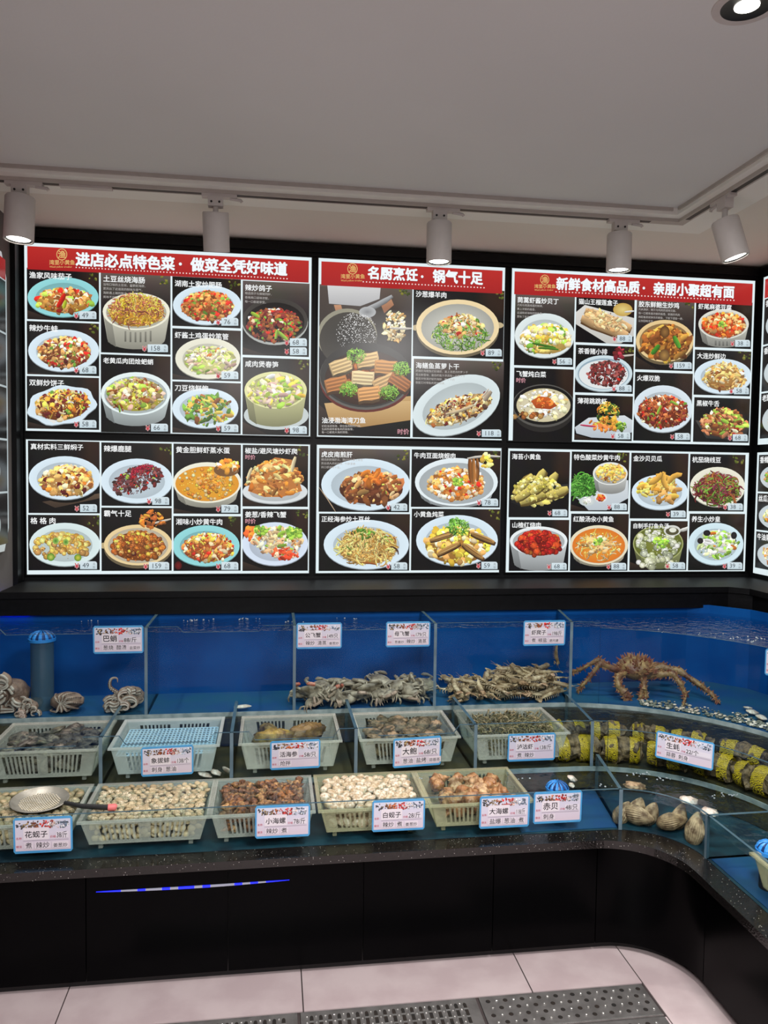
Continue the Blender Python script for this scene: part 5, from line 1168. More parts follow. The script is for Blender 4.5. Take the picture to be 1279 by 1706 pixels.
def fill(x, y, z0, w_, d, top, meshes, size, label, cat, name, group, sx=.85, sy=.75, sz=.62, seed=1, cap=300, lie=.5, heap=None, slope=.0):
    """things heaped in a basket: those that show lie on top and behind the front slots; what shows least is one heap"""
    rr = random.Random(seed); nx = max(1, int(w_/(size*sx))); ny = max(1, int(d/(size*sy))); nz = max(2, int((top-z0)/(size*sz)))
    spots = []
    for kz in range(nz):
        lay = kz == nz-1; second = kz == nz-2
        for j in range(ny):
            for i in range(nx):
                if not (lay or j == 0 or second): continue
                u, v = (i+.5+(.5 if (kz+j) % 2 else 0))/(nx+.5), (j+.5)/ny
                k = .88+.12*(kz+1)/nz; ww = w_*k-size*.9; dd = d*k-size*.8
                px = x+(u-.5+rr.uniform(-.22, .22)/nx)*ww; py = y+(v-.5+rr.uniform(-.22, .22)/ny)*dd
                pz = z0+size*.4+(top-z0-size*.5)*kz/(nz-1)+rr.uniform(-.1, .14)*size+slope*(v-.5)*(1 if lay else .8)
                spots.append((0 if lay else 1 if j == 0 else 2, py, px, pz, j == 0))
    spots.sort(key=lambda s_: (s_[0], s_[1])); hp = MB()
    for n_, (a, py, px, pz, fr) in enumerate(spots):
        rot = (rr.uniform(-lie, lie), rr.uniform(-lie, lie), rr.uniform(0, 2*PI)) if a != 1 else (rr.uniform(.6, 1.6), rr.uniform(-.6, .6), rr.uniform(0, 2*PI))
        me = rr.choice(meshes); s_ = size/2*rr.uniform(.85, 1.2)
        if n_ < cap and (a < 2 or heap is None): place(name, me, (px, py, pz), rot, s_, label, cat, group)
        elif heap:
            from mathutils import Euler
            Mx = Matrix.LocRotScale(Vector((px, py, pz)), Euler(rot), Vector((s_, s_, s_))); hp.add([tuple(Mx @ v.co) for v in me.vertices], [tuple(f.vertices) for f in me.polygons])
    if heap and hp.v: tag(hp.build(heap[0], list(meshes[0].materials), None, 60), heap[1], cat, kind='stuff')
def span(px0, px1, py, y): return at_y(px0, py, y).x, at_y(px1, py, y).x

# lowest row -------------------------------------------------
clams = [clam_mesh('clam', M['clam'], 1, .74, .46), clam_mesh('clam', M['clam'], 1, .82, .5)]
whites = [clam_mesh('white_clam', M['whiteclam'], 1, .86, .6, 7)]
whelks = [whelk_mesh('whelk', M['whelk'], 4.5), whelk_mesh('whelk', M['whelk'], 4, fat=.56)]
bigs = [whelk_mesh('large_whelk', M['bigwhelk'], 5, 24, 26, .55)]
YB1, Z1, D1, H1 = 2.39, .382, .265, .074
def b1(px0, px1, label, m='plastic'):
    x0, x1 = span(px0, px1, 1375, YB1-D1/2); basket((x0+x1)/2, YB1, Z1, x1-x0, D1, H1, label, m); return (x0+x1)/2, x1-x0
x, w_ = b1(-75, 116, 'white plastic basket of clams under the steel strainer, leftmost of the front row')
fill(x, YB1, Z1+.003, w_, D1, .452, clams, .027, 'small pale clam heaped in the leftmost front basket, under the strainer', 'clam', 'clam', 'clams in the leftmost front basket', seed=2, cap=110, heap=('clam_heap', 'lower pale clams of the leftmost front basket'))
x, w_ = b1(133, 345, 'wide white plastic basket full of small pale clams, second basket of the front row')
fill(x, YB1, Z1+.003, w_, D1, .454, clams, .025, 'small pale clam in the wide front basket left of the brown whelks', 'clam', 'clam', 'clams in the wide front basket', seed=3, cap=190, heap=('clam_heap', 'lower pale clams of the wide front basket'))
x, w_ = b1(352, 521, 'white plastic basket full of brown whelks in the front row')
fill(x, YB1, Z1+.003, w_, D1, .452, whelks, .042, 'brown whelk shell heaped in the front basket between pale clams and white clams', 'whelk', 'whelk', 'whelks in the front basket', seed=4, sx=.72, sy=.5, sz=.45, cap=130, heap=('whelk_heap', 'lower brown whelks of the front basket'))
x, w_ = b1(534, 710, 'cream plastic basket full of round white clams in the front row', 'plasticyellow')
fill(x, YB1, Z1+.003, w_, D1, .455, whites, .034, 'round white clam heaped in the front basket right of the brown whelks', 'clam', 'white_clam', 'white clams in the front basket', seed=5, sx=.82, sy=.8, sz=.7, cap=150, heap=('white_clam_heap', 'lower white clams of the front basket'))
x, w_ = b1(719, 884, 'cream plastic basket with large brown whelks, rightmost of the straight front row', 'plasticyellow')
fill(x, YB1, Z1+.003, w_, D1, .448, bigs, .078, 'large tan whelk lying in the rightmost front basket', 'whelk', 'large_whelk', 'large whelks in the front basket', seed=6, sx=.75, sy=.6, sz=.4, cap=40, lie=.3)
# strainer resting on the first basket
p = at_z(66, 1337, .468)
o = empty('steel_strainer', p, 'round perforated steel strainer lying on the clams, its dark handle with pink tip', 'strainer', None, (.06, .02, .05))
b = MB(); rr_ = .082; b.lathe([(rr_, .010), (rr_*.97, .012), (rr_*.8, .004), (rr_*.5, -.004), (.002, -.006)], 44, cap0=False); b.build('bowl', M['strainer'], o, 50)
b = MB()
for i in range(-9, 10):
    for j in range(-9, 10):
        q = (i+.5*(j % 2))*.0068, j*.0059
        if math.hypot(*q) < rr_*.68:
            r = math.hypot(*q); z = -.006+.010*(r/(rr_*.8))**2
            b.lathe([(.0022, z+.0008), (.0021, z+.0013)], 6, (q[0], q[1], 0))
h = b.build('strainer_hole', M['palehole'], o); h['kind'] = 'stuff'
pe = at_z(184, 1347, .472)-p
MB().tube([(rr_*.93, -.03, .01), (pe.x*.6, pe.y*.6-.015, .012), (pe.x-.012, pe.y, .012)], [.006, .007, .008], 10).build('handle', M['blackgrip'], o, 50)
MB().tube([(pe.x-.012, pe.y, .012), (pe.x+.008, pe.y, .012), (pe.x+.012, pe.y, .011)], [.0095, .01, .006], 12).build('handle_tip', M['pink'], o, 50)
# ribbed blue caps on their stand pipes
def cap(x, y, z, r, label, zp, pr=None, pm='pipe'):
    o = empty('strainer_cap', (x, y, z), label, 'drain cap')
    n = 48; prof = [(1., 0), (.97, .2), (.82, .42), (.55, .58), (.28, .64), (.02, .66)]
    vs = []; fs = []; mi = []
    for i, (pr_, pz) in enumerate(prof):
        for k in range(n):
            a = 2*PI*k/n; f = 1.02 if (k//2) % 2 == 0 else .97; vs.append((r*pr_*f*math.cos(a), r*pr_*f*math.sin(a), r*pz*f))
    b = MB(); b.v = vs
    for i in range(len(prof)-1):
        for k in range(n): k2 = (k+1) % n; b.f.append((i*n+k, i*n+k2, (i+1)*n+k2, (i+1)*n+k)); b.m.append(0 if (k//2) % 2 == 0 and i < 5 else 1)
    b.build('ribbed_dome', [M['bluecap'], M['navycap']], o)
    MB().lathe([(r*1.04, -.008), (r*1.04, .002), (r*.9, .003), (r*.9, -.009)], 32).build('collar', M['bluecap'], o, 40)
    if zp is not None: MB().lathe([(pr or r*.8, zp-z), (pr or r*.8, -.004)], 28).build('stand_pipe', M[pm], o, 40)
    return o
p = at_z(928, 1313, .462); cap(p.x, p.y, .462, .035, 'blue ribbed plastic cap at the water in the blue front tank', .362, .026, 'blackgrip')
p = at_z(1283, 1416, .466); cap(p.x, p.y, .466, .036, 'blue ribbed plastic cap in the right-hand tank, cut by the photo edge', .362, .026, 'blackgrip')
p = at_y(70, 1064, 3.0); cap(p.x, 3.0, p.z, .046, 'blue ribbed plastic cap on a pale upright pipe in the octopus tank', .566, .04)
# shells in the blue compartment and the curved corner
fl = [flat_shell_mesh('shell', M['shellwhite'], k) for k in (1, 5)]
p = at_z(953, 1297, .452); place('shell', fl[0], (p.x, p.y, p.z), (.5, .3, .4), .02, 'white shell fragment behind the blue cap in the front tank', 'shell')
p = at_z(952, 1308, .452); place('shell', fl[1], (p.x, p.y, p.z), (.1, -.2, 1.4), .014, 'small grey shell fragment close beside the blue cap in the front tank', 'shell')
ark = ark_mesh('ark_shell', M['ark'])
def on_arc(cx, cy, r, a): return cx+r*math.sin(a), cy+r*math.cos(a)
AL = ['ribbed ark shell cut by the left glass post of the curved front tank', 'tall ribbed ark shell standing at the back left of the curved front tank', 'broad dark ribbed ark shell lying in front, left in the curved front tank', 'ribbed ark shell leaning right of the broad one in the curved front tank',
      'ribbed ark shell standing upright in the middle right of the curved front tank', 'dark ribbed ark shell lying low in the middle of the curved front tank', 'rough pale ark shell at the right post of the curved front tank']
for i, (px, py, yy, s_, rt) in enumerate(((1036, 1362, 2.285, .044, (.2, .3, .4)), (1060, 1348, 2.30, .042, (.1, .1, 0)), (1062, 1372, 2.255, .052, (1.35, .9, .5)), (1082, 1368, 2.262, .048, (.4, -.3, .6)),
                                      (1130, 1378, 2.235, .046, (.15, .1, .7)), (1118, 1394, 2.205, .05, (1.2, .6, 1.)), (1157, 1402, 2.14, .054, (.25, .15, 1.3)))):
    q = at_y(px, py, yy); place('ark_shell', ark, (q.x, yy, max(q.z, .362+s_*.62)), rt, s_, AL[i], 'ark shell', 'ark shells in the curved front tank')
for i, (px, py, s_) in enumerate(((1058, 1308, .036), (1147, 1332, .034), (1182, 1352, .036))):  # shells added as the refracted view of the ark shells below
    q = at_z(px, py, .452); place('flat_shell', fl[i % 2] if i else flat_shell_mesh('flat_shell', M['ark'], 9), (q.x, q.y, .45), (.1, .1, .4*i), s_,
        ['brown shell at the water surface, back left of the curved front tank', 'pale shell at the water surface in the middle of the curved front tank', 'pale pinkish shell at the water surface near the right-hand post'][i], 'shell')
# basket at the right edge
q = at_x(1262, 1452, 1.262)
basket(1.262+.13, q.y-.16, .385, .26, .36, .078, 'plastic basket of clams in the right-hand tank, cut by the photo edge', 'plasticyellow', feet=True)
fill(1.262+.13, q.y-.16, .388, .25, .34, .455, whites, .034, 'white clam in the basket at the right photo edge', 'clam', 'white_clam', 'clams in the basket at the right edge', seed=8, sx=.85, sy=.85, sz=.7, cap=60)

# middle row -------------------------------------------------
YB2, Z2, D2, H2 = 2.70, .468, .285, .092
def b2(px0, px1, label, m='plastic', tray=False):
    x0, x1 = span(px0, px1, 1238, YB2-D2/2); basket((x0+x1)/2, YB2, Z2, x1-x0, D2, H2, label, m, tray=tray); return (x0+x1)/2, x1-x0
x, w_ = b2(-25, 161, 'white plastic basket of dark flat shells, leftmost of the middle row')
ds = [flat_shell_mesh('flat_shell', M['darkshell'], k) for k in (2, 7, 11)]
fill(x, YB2, Z2+.003, w_, D2, .548, ds, .07, 'dark flat shell heaped in the leftmost middle-row basket', 'shell', 'flat_shell', 'dark shells in the leftmost middle basket', seed=9, sx=.7, sy=.6, sz=.33, lie=.35, cap=80)
x, w_ = b2(184, 362, 'empty white plastic basket with a perforated tray inside, in the middle row', 'plasticblue', True)
q = at_z(358, 1287, .445); rr = random.Random(3)
for k in range(3): place('shell', fl[k % 2], (q.x-.03+.035*k, 2.585+.006*k, .452+.004*k), (.4*k, .3, k), .024, 'pale shell lying under the tray basket in the middle row', 'shell', 'pale shells under the tray basket')
x, w_ = b2(401, 566, 'white plastic basket holding olive brown sea cucumbers, third of the middle row')
cu = [cucumber_mesh('sea_cucumber', M['cucumber'], k) for k in (1, 4)]
CUL = ['large brown sea cucumber on the left of its basket', 'olive sea cucumber bulging above the others at the right of the basket', 'brown sea cucumber at the front of the third middle-row basket', 'yellowish sea cucumber at the front right behind the price card', 'sea cucumber at the back left of the third middle-row basket']
for k, (dx, dy, dz, s_) in enumerate(((-.05, -.02, .06, .075), (.06, .02, .066, .072), (-.03, -.08, .046, .06), (.06, -.085, .044, .058), (-.07, .07, .055, .06))):
    place('sea_cucumber', cu[k % 2], (x+dx, YB2+dy, Z2+dz+.004), (0, 0, .5*k), s_, CUL[k], 'sea cucumber', 'sea cucumbers in the basket')
x, w_ = b2(602, 763, 'white plastic basket of abalones, fourth of the middle row')
ab = [flat_shell_mesh('abalone', M['abalone'], k) for k in (3, 8)]
fill(x, YB2, Z2+.003, w_, D2, .55, ab, .07, 'brown abalone heaped in the fourth middle-row basket', 'abalone', 'abalone', 'abalones in the basket', seed=10, sx=.7, sy=.6, sz=.36, lie=.45, cap=70)
x, w_ = b2(791, 945, 'white plastic basket of small grey shrimps, rightmost of the middle row')
sh = [shrimp_mesh('shrimp', M['shrimp'])]
fill(x, YB2, Z2+.003, w_, D2, .55, sh, .05, 'small greyish shrimp in the rightmost middle-row basket', 'shrimp', 'shrimp', 'shrimps in the basket', seed=11, sx=.5, sy=.42, sz=.3, lie=1.4, cap=170, heap=('shrimp_heap', 'lower shrimps of the rightmost middle-row basket'))
# oysters bundled in yellow nets along the curve
def oyster_bag(a0, a1, r, z, rad, label, seed, group):
    am = (a0+a1)/2; cx, cy = on_arc(1.05, 2.06, r, am); o = empty('oyster_bundle', (cx, cy, z), label, 'oyster bundle', group)
    pts = []; n = 16
    for i in range(n+1):
        a = a0+(a1-a0)*i/n; q = on_arc(1.05, 2.06, r, a); pts.append(Vector((q[0]-cx, q[1]-cy, 0)))
    b = MB(); rads = [rad*(.55+.45*math.sin(PI*min(1, max(0, (i+.6)/(n+1.2))))**.4)*(1+.16*noise.noise(Vector((i*.9, seed, 0)))) for i in range(n+1)]
    b.tube([pts[0].lerp(pts[-1], k/40) if 0 else pts[min(n, int(k/40*n))].lerp(pts[min(n, int(k/40*n)+1)], k/40*n-int(k/40*n)) for k in range(41)], [rads[min(n, int(k/40*n))]*(1-(k/40*n-int(k/40*n)))+rads[min(n, int(k/40*n)+1)]*(k/40*n-int(k/40*n)) for k in range(41)], 26); b.v = [tuple(Vector(v)+Vector((noise.noise(Vector(v)*38+Vector((seed, 0, 0))), noise.noise(Vector(v)*38+Vector((0, seed, 5))), noise.noise(Vector(v)*38+Vector((9, 0, seed)))))*.019) for v in b.v]
    b.build('oyster_shells', M['oyster'], o, 35)
    for (i0, i1) in ((0, 4), (8, 13)) if seed % 2 else ((1, 6), (11, 15)):
        b = MB(); b.tube(pts[i0:i1+1], [q*1.12+.003 for q in rads[i0:i1+1]], 18, caps=False); b.build('yellow_net', M['net'], o, 60)
    return o
OL = ['first from the left, front row', 'second from the left, front row', 'behind the price card, front row', 'right of the price card, front row', 'at the right photo edge, front row']
for k, (a0, a1) in enumerate(((-.1, .2), (.21, .47), (.5, .76), (.78, 1.03), (1.05, 1.32))):
    oyster_bag(a0, a1, .545, .487, .04, 'yellow-netted oyster bundle on the curve, '+OL[k], k+1, 'oyster bundles on the curved shelf')
OL = ['far left, back row near the water', 'second from the left, back row', 'third from the left, back row', 'fourth from the left, back row', 'at the right photo edge, back row']  # back row is added: front bundles as seen refracted through the water
for k, (a0, a1) in enumerate(((-.08, .16), (.18, .38), (.4, .6), (.62, .84), (.87, 1.12))):
    oyster_bag(a0, a1, .655, .512, .034, 'yellow-netted oyster bundle on the curve, '+OL[k], k+6, 'oyster bundles on the curved shelf')

# top row -------------------------------------------------
ZF3 = .567
def arm(x, y, z, a, L, rise, curl, n=6, out=(1, 1, 1)):
    pts = []; px, py, pz = x, y, z
    for i in range(n):
        pts.append((px, py, pz)); t = i/(n-1); aa = a+curl*t*t
        px += math.cos(aa)*L/n*out[0]; pz += (math.sin(aa)*L/n+rise*(1-2*t)*L/n)*out[2]; py += -.004
        pz = max(pz, .006)
    return pts
def octopus(px, py, y, size, label, mode, seed):
    rr = random.Random(seed); q = at_y(px, py, y); arms = []
    if mode == 'star':                           # arms spread over a webbed dome, underside to the glass
        c = (-size*.15, -.045, size*.62)
        for k in range(9):
            a = -2.2+k*.52; L = size*(1.0 if a < 1. else .8); ex, ez = c[0]+math.cos(a)*L, c[2]+math.sin(a)*L*.62
            bx, bz = c[0]+math.cos(a+.25)*L*.55, c[2]+math.sin(a+.25)*L*.5
            arms.append(([c, ((c[0]+bx)/2, -.055, max(.012, (c[2]+bz)/2)), (bx, -.058, max(.012, bz)), (ex, -.04, max(.01, ez)), (ex+.05*size, -.015, max(.01, ez-.12*size))], size*.12))
        me = octopus_mesh('octopus', [M['octopus'], M['sucker']], arms, ((0, .0, size*.5), (size*.9, .045, size*.5)))
    else:                                         # coils of arms heaped up, bag-like body behind
        for k in range(20):
            cx = rr.uniform(-.62, .62)*size; cz = rr.uniform(.1, 1.0-.7*abs(cx/size))*size; r = rr.uniform(.2, .4)*size; ang = rr.uniform(0, 2*PI); tw = rr.uniform(3.6, 5.6)*rr.choice((-1, 1)); y0 = rr.uniform(-.075, -.03)
            pts = [(cx+r*(1-.6*i/9)*math.cos(ang+tw*i/9), y0-.012*i/9, max(size*.1, cz+r*(1-.6*i/9)*.8*math.sin(ang+tw*i/9))) for i in range(10)]
            arms.append((pts, size*rr.uniform(.12, .17)))
        if mode == 'heaptip': arms.append(([(-.3*size, -.05, .8*size), (-.62*size, -.055, 1.1*size), (-.58*size, -.055, 1.42*size), (-.36*size, -.055, 1.46*size), (-.32*size, -.055, 1.28*size)], size*.1))
        me = octopus_mesh('octopus', [M['octopus'], M['sucker']], arms, ((size*.1, .025, size*.42), (size*.5, .05, size*.42)))
    return place('octopus', me, (q.x, y, ZF3), label=label, cat='octopus', group='octopuses in the top left tank')
octopus(10, 1182, 3.0, .128, 'octopus heaped at the left photo edge, the largest heap of the tank', 'heap', 3)
octopus(52, 1182, 2.96, .05, 'octopus lying flat at the foot of the pale pipe', 'heap', 5)
octopus(112, 1183, 2.97, .066, 'octopus with pale arms spread like a star against the glass', 'star', 7)
octopus(214, 1182, 2.97, .088, 'octopus curled up in the right corner of the octopus tank, one arm tip raised', 'heaptip', 12)
q = at_z(404, 1178, ZF3+.01); place('shell', fl[0], (q.x, q.y, ZF3+.012), (.1, 0, .2), (.032, .018, .02), 'white shell lying on the floor of the empty blue tank', 'shell')
# swimming crabs
CL = ['swimming crab with red orange claws at the left end of the crab tank', 'pale swimming crab lying on its back next to the red-clawed one', 'grey swimming crab at the front glass, left of the middle', 'swimming crab in the middle of the crab tank, seen from behind', 'dark swimming crab in front, right of the middle',
      'swimming crab at the back behind the middle of the heap', 'brownish swimming crab in the right half of the heap', 'swimming crab with raised legs at the right end of the crab tank', 'small swimming crab lying low at the front right', 'swimming crab half hidden at the back left']
cm = [crab_mesh('swimming_crab', [M['crab'], M['crab']], 1), crab_mesh('swimming_crab', [M['crab'], M['crabred']], 2), crab_mesh('swimming_crab', [M['crab'], M['crab']], 5)]
rr = random.Random(8)
CP = [(516, 2.95, .052, .055, (.7, .15, 2.6), 1), (548, 2.94, .048, .052, (2.5, .2, 1.2), 1), (578, 2.93, .03, .055, (.5, -.2, .3), 0), (612, 2.97, .05, .058, (.6, .2, 3.0), 2), (646, 2.93, .035, .056, (.45, .1, 4.), 0),
      (600, 3.04, .055, .056, (.3, .2, 2.), 0), (662, 3.0, .052, .055, (.6, -.3, 5.), 2), (698, 2.95, .05, .054, (.9, .5, 1.), 2), (682, 2.925, .024, .046, (.2, 0, 2.4), 0), (536, 3.03, .05, .055, (.3, .1, .8), 2),
      (560, 3.08, .05, .055, (.2, -.2, 3.6), 0), (634, 3.07, .055, .055, (.2, .2, 5.4), 0), (520, 2.92, .022, .048, (.3, .2, 4.4), 2), (704, 3.04, .045, .052, (.4, 0, .2), 0)]
CL += ['swimming crab far back, left half of the crab tank', 'swimming crab far back, right half of the crab tank', 'swimming crab pressed low at the front left corner of the crab tank', 'swimming crab far back at the right end of the crab tank']
for k in range(12): CP.append((508+17.5*k+rr.uniform(-5, 5), rr.choice((2.935, 2.99, 3.03)), rr.uniform(.03, .06), rr.uniform(.045, .054), (rr.uniform(.1, .8), rr.uniform(-.3, .3), rr.uniform(0, 6.2)), rr.choice((0, 2))))
CL += ['grey brown swimming crab wedged between others in the crab tank heap']*12
for k, (px, yy, zz, s_, rt, mi) in enumerate(CP):
    q = at_y(px, 1170, yy); place('swimming_crab', cm[mi], (q.x, yy, ZF3+zz), rt, s_, CL[k], 'crab', 'swimming crabs in the top tank')
# mantis shrimps
mm = [mantis_mesh('mantis_shrimp', M['mantis'], b_) for b_ in (.1, .5, -.3)]
rr = random.Random(17); cnt = 0
x0, x1 = at_y(732, 1165, 2.98).x, at_y(935, 1165, 2.98).x
for lay in range(3):
    for j in range(3):
        nn = 10-lay
        for i in range(nn):
            u = (i+.5+rr.uniform(-.3, .3))/nn
            if lay == 2 and u < .45: continue
            top_ = .012+.02*lay+(.022*u if lay else 0)
            place('mantis_shrimp', rr.choice(mm), (x0+.03+(x1-x0-.06)*u, 2.925+.07*j+rr.uniform(-.01, .01), ZF3+.012+top_+rr.uniform(0, .008)), (rr.uniform(-.5, .5), rr.uniform(-.35, .35), rr.uniform(0, 2*PI)), rr.uniform(.05, .064),
                  'greyish mantis shrimp in the heap on the floor of its tank', 'mantis shrimp', 'mantis shrimps heaped in the top tank'); cnt += 1
q = at_y(926, 1089, 3.0); place('mantis_shrimp', mm[1], (q.x, 3.0, q.z), (0, 1.5, .3), .042, 'mantis shrimp hanging upright under the price card', 'mantis shrimp', 'mantis shrimps swimming free')
q = at_y(878, 1136, 3.02); place('mantis_shrimp', mm[0], (q.x, 3.02, q.z), (0, -1.4, .8), .045, 'mantis shrimp rearing up above the heap', 'mantis shrimp', 'mantis shrimps swimming free')
# king crab: one body, joints read off the photo and set at the crab's own distance
rc = lambda a, c: (930+a/3.665, 1000+c/3.665)
def kp(a, c, y=None, tip=False):
    px, py = rc(a, c)
    if tip: v = at_z(px, py, ZF3+.004); return v
    return at_y(px, py, y)
b = MB(); kr = random.Random(4)
c0 = kp(470, 415, 2.98)
def spike(p, d, l, r=.0045): b.tube([p, p+d*l], [r, .0006], 5, 1)
def kfn(d): return 1+.1*noise.noise(d*3.2)+.06*max(0, d.z)
b.ellipsoid(c0, (.074, .07, .045), 26, 16, 0, kfn)
for k in range(190):
    u = kr.uniform(0, 2*PI); v = kr.uniform(-.25, 1.); r = math.sqrt(1-v*v)
    d = Vector((r*math.cos(u), r*math.sin(u), v)); spike(c0+Vector((d.x*.072, d.y*.068, d.z*.044)), (d+Vector((0, 0, .4))).normalized(), kr.uniform(.008, .026), .0055)
def limb(pts, rads):
    P = [Vector(p) for p in pts]; Q = []; RR = []
    for i in range(len(P)-1):
        for k in range(5):
            t = k/5; Q.append(P[i].lerp(P[i+1], t)); sw = 1+.16*math.cos(2*PI*t); RR.append((rads[i]*(1-t)+rads[i+1]*t)*sw*.76)
    Q.append(P[-1]); RR.append(rads[-1]); b.tube(Q, RR, 9)
    for i in range(1, len(Q)-1):
        for _ in range(6):
            a = kr.uniform(0, 2*PI); d = Vector((math.cos(a)*.6, -abs(math.sin(a))*.4+.1, math.sin(a))).normalized(); spike(Q[i]+d*RR[i]*.85, d, kr.uniform(.005, .016), .0036)
limb([kp(400, 420, 2.98), kp(350, 425, 3.0), kp(245, 362, 3.03), kp(130, 425, 3.06), kp(70, 445, 3.08)], [.016, .015, .0135, .009, .004])
limb([kp(400, 430, 2.97), kp(340, 420, 2.965), kp(255, 385, 2.965), kp(190, 470, 2.975), kp(145, 520, 2.98), kp(112, 562, tip=True)], [.015, .016, .014, .011, .0095, .003])
limb([kp(420, 440, 2.95), kp(360, 465, 2.92), kp(365, 520, 2.905), kp(400, 560, 2.895)], [.014, .016, .018, .02])
for dx in (-12, 14): limb([kp(400, 555, 2.895), kp(420+dx, 590, 2.89), kp(425+dx*1.4, 616, 2.886)], [.014, .011, .003])
limb([kp(500, 455, 2.94), kp(522, 500, 2.92), kp(518, 550, 2.905)], [.013, .015, .016])
for dx in (-18, 18): limb([kp(518+dx*.4, 548, 2.905), kp(515+dx, 590, 2.9), kp(514+dx*1.1, 620, 2.895)], [.011, .009, .003])
limb([kp(540, 460, 2.96), kp(620, 452, 2.93), kp(700, 448, 2.9), kp(745, 510, 2.88), kp(775, 570, 2.87), kp(762, 642, tip=True)], [.02, .019, .016, .0125, .0115, .003])
limb([kp(540, 430, 3.), kp(630, 408, 2.99), kp(740, 432, 2.95), kp(845, 505, 2.9), kp(935, 572, 2.84), kp(987, 632, tip=True)], [.021, .022, .0185, .0145, .012, .003])
limb([kp(520, 410, 3.03), kp(620, 400, 3.08), kp(700, 440, 3.09), kp(760, 520, 3.05)], [.018, .017, .014, .006])
tag(b.build('king_crab', [M['kingcrab'], M['kingspike']], None, 50), 'large spiny brown king crab standing with spread legs in the curved top tank', 'king crab')
# shell grit and pale shells on the floor of the curved tank
b = MB(); rr = random.Random(31)
for k in range(430):
    a = rr.uniform(.5, 1.25); r = .745+abs(rr.gauss(0, .05))+.01; x, y = on_arc(1.05, 2.15, r, a)
    if x > 1.99: continue
    s_ = rr.uniform(.003, .009); b.ellipsoid((x, y, ZF3+s_*.4), (s_, s_*rr.uniform(.5, 1), s_*.5), 6, 4, 0 if rr.random() < .7 else 1)
tag(b.build('shell_grit', [M['grit'], M['shellwhite']], None, 60), 'loose pale shell grit on the floor of the curved top tank', 'grit', kind='stuff')
for k, (px, py, s_) in enumerate(((1253, 1187, .024), (1268, 1196, .03), (1245, 1180, .018))):
    q = at_z(px, py, ZF3+.01); place('shell', fl[k % 2], (q.x, q.y, ZF3+.012), (.2, .1, k), s_, ['white shell on the grit at the right end of the curved top tank', 'largest white shell at the right photo edge of the curved top tank', 'small white shell behind the others on the grit'][k], 'shell')

# price cards -------------------------------------------------
def card(tl, tr, down, name, cost, ways, label, seed):
    w_ = (tr-tl).length; hh = down.length; xd = (tr-tl).normalized(); yd = down.normalized(); nd = xd.cross(-yd).normalized()
    if nd.y > 0: nd = -nd
    o = empty('price_card', tl+xd*w_/2+yd*hh, label, 'price card', 'blue rimmed price cards hung on the glass')
    oi = Matrix.Translation(-(tl+xd*w_/2+yd*hh))
    def pt(u, v, d): q = tl+xd*(u*w_)+yd*(v*hh)+nd*d; return tuple(q)
    b = MB(); r = .03; out = [(r, 0), (1-r, 0), (1, r*2), (1, 1-r*2), (1-r, 1), (r, 1), (0, 1-r*2), (0, r*2)]
    n = len(out); b.add([pt(u, v, 0) for u, v in out]+[pt(u, v, .003) for u, v in out], [tuple(range(n)), tuple(range(n, 2*n))]+[(i, (i+1) % n, n+(i+1) % n, n+i) for i in range(n)])
    b.build('card_plate', M['cardbody'], o).matrix_parent_inverse = oi
    asp = w_/hh
    A = Art(lambda x, y, d: pt(x/asp, y, d), step=3e-6, start=.0031)     # x in card heights
    A.poly([(.05, .06), (asp-.05, .06), (asp-.05, .93), (.05, .93)], (206, 208, 226), (214, 198, 212))
    rr = random.Random(seed); strip = [((62, 66, 74), 0, .14), ((150, 128, 92), .05, .3), ((96, 60, 46), .2, .42), ((176, 96, 60), .3, .45), ((196, 44, 40), .45, .66), ((170, 60, 56), .5, .7), ((196, 170, 160), .62, .8), ((150, 160, 176), .75, 1.), ((90, 104, 122), .8, 1.), ((214, 216, 220), .6, 1.)]
    for _ in range(150):
        col, u0, u1_ = rr.choice(strip); u = rr.uniform(u0, u1_); A.blob(.1+u*(asp-.2), rr.uniform(.1, .3), rr.uniform(.018, .045), shade(col, rr.uniform(.6, 1.25)), rr)
    n2 = len(name); bw = (.25 if n2 < 3 else .2)*n2+.06
    A.poly([((.17*asp), .28), ((.17*asp)+bw, .28), ((.17*asp)+bw, .62), ((.17*asp), .62)], (226, 218, 226))
    A.text(name, ((.17*asp)+.03, .545), .25 if n2 < 3 else .2, (34, 30, 40), .014)
    A.text('名称', (.07, .6), .075, (190, 60, 80)); A.text('做法', (.07, .83), .075, (190, 60, 80))
    ux = (.17*asp)+bw+.03; A.text('价格', (ux, .58), .075, (190, 60, 80))
    A.poly([(ux+.15, .42), (asp-.1, .42), (asp-.1, .6), (ux+.15, .6)], (222, 216, 226)); A.text(cost, (ux+.165, .582), .2, (50, 48, 56), .008, squeeze=min(1., (asp-.1-ux-.18)/(.2*.6*max(1, len(cost)))))
    A.poly([((.17*asp), .64), (asp-.1, .64), (asp-.1, .648), ((.17*asp), .648)], (150, 140, 150))
    x = (.17*asp)+.02
    for k, wy in enumerate(ways):
        s_ = .18 if len(wy) < 3 else .125; wd = s_*len(wy); A.poly([(x, .69), (x+wd+.05, .69), (x+wd+.05, .88), (x, .88)], (224, 214, 224)); A.text(wy, (x+.025, .845), s_, (52, 48, 58), .006); x += wd+.09
    A.build('card_print', M['card'], o).matrix_parent_inverse = oi
    return o
def flat_card(y, tl, br, *a, drop=0.):
    p, q = at_y(tl[0], tl[1], y), at_y(br[0], br[1], y)
    card(Vector((p.x, y, p.z)), Vector((q.x, y, p.z+drop)), Vector((0, .004, q.z-p.z)), *a)
Y3, Y2, Y1 = 2.874, 2.539, 2.234
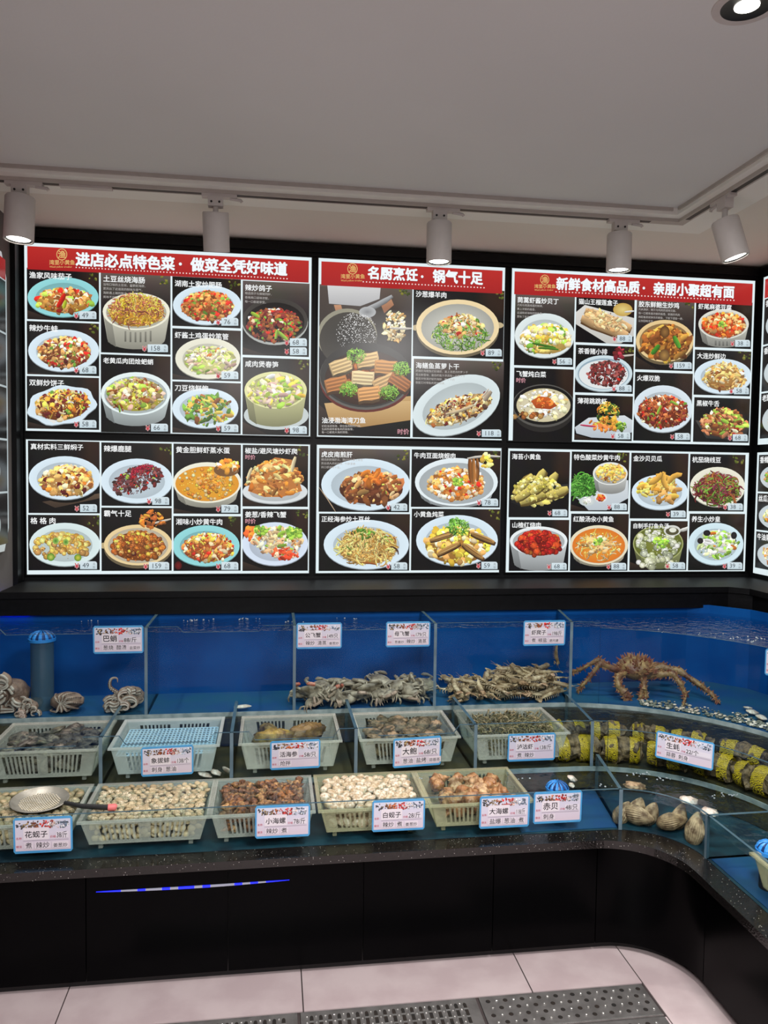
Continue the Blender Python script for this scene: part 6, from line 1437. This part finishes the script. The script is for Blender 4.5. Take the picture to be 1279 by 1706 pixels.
flat_card(Y3, (155, 1043), (239, 1088), '巴蛸', '88/斤', ['葱烧', '醋渍', '韭菜炒'], 'price card on the octopus tank, leftmost card of the top row', 1)
flat_card(Y3, (494, 1038), (569, 1080), '公飞蟹', '149/只', ['辣炒', '清蒸', '姜葱炒'], 'price card at the top left corner of the crab tank', 2)
flat_card(Y3, (643, 1036), (716, 1077), '母飞蟹', '179/只', ['葱姜炒', '辣炒', '清蒸'], 'price card at the top right corner of the crab tank', 3)
flat_card(Y3, (872, 1034), (941, 1075), '虾爬子', '198/斤', ['煮', '椒盐', '避风塘'], 'price card on the mantis shrimp tank beside the king crab tank', 4)
flat_card(Y2, (235, 1245), (322, 1291), '象拔蚌', '138/个', ['刺身', '葱油'], 'price card in front of the empty tray basket in the middle row', 5, drop=.003)
flat_card(Y2, (450, 1235), (533, 1280), '活海参', '58/只', ['炝拌'], 'price card in front of the sea cucumber basket', 6, drop=.002)
flat_card(Y2, (655, 1231), (734, 1277), '大鲍', '68/只', ['葱油', '盐烤', '蒜蓉蒸'], 'price card in front of the abalone basket', 7, drop=.006)
flat_card(Y2, (846, 1223), (924, 1266), '泸沽虾', '138/斤', ['煮', '辣炒'], 'price card in front of the small shrimp basket', 8)
flat_card(Y1, (22, 1363), (121, 1418), '花蚬子', '38/斤', ['煮', '辣炒', '姜葱炒'], 'price card on the leftmost front tank, below the strainer', 9)
flat_card(Y1, (425, 1343), (516, 1393), '小海螺', '78/斤', ['辣炒', '煮'], 'price card in front of the brown whelk basket', 10)
flat_card(Y1, (620, 1334), (707, 1382), '白蚬子', '28/斤', ['辣炒', '煮', '姜葱炒'], 'price card in front of the white clam basket', 11)
flat_card(Y1, (799, 1327), (881, 1377), '大海螺', '118/斤', ['盐爆', '葱油', '煮'], 'price card in front of the large whelk basket', 12)
flat_card(Y1, (889, 1320), (968, 1369), '赤贝', '48/只', ['刺身'], 'price card in front of the blue capped pipe, rightmost of the front row', 13)
tl, tr = at_z(1096, 1217, .592), at_z(1180, 1242, .592)
a_ = Vector((1.05, 2.06, 0))
def on_c(c, r, p, z): d = Vector((p.x-c[0], p.y-c[1], 0)).normalized()*r; return Vector((c[0]+d.x, c[1]+d.y, z))
t0 = on_c((1.05, 2.06), .474, at_z(1096, 1217, .596), .596); t1 = on_c((1.05, 2.06), .474, at_z(1180, 1242, .592), .592)
md = (t0+t1)/2-a_; md.z = 0; md.normalize()
card(t0-md*.018, t1-md*.018, Vector((-md.x*.012, -md.y*.012, -.088)), '生蚝', '22/个', ['蒜蓉', '刺身'], 'tilted price card in front of the oyster bundles on the curve', 14)
p = at_z(1262, 1083, .864); t0 = on_c((1.05, 2.15), .722, p, .864); d = t0-Vector((1.05, 2.15, .864)); tg = Vector((d.y, -d.x, 0)).normalized()
card(t0, t0+tg*.17, Vector((0, 0, -.092)), '', '', [], 'price card at the right photo edge on the curved top tank', 15)

# foam and splashes on the water, also standing in for lamp sparkles on ripples
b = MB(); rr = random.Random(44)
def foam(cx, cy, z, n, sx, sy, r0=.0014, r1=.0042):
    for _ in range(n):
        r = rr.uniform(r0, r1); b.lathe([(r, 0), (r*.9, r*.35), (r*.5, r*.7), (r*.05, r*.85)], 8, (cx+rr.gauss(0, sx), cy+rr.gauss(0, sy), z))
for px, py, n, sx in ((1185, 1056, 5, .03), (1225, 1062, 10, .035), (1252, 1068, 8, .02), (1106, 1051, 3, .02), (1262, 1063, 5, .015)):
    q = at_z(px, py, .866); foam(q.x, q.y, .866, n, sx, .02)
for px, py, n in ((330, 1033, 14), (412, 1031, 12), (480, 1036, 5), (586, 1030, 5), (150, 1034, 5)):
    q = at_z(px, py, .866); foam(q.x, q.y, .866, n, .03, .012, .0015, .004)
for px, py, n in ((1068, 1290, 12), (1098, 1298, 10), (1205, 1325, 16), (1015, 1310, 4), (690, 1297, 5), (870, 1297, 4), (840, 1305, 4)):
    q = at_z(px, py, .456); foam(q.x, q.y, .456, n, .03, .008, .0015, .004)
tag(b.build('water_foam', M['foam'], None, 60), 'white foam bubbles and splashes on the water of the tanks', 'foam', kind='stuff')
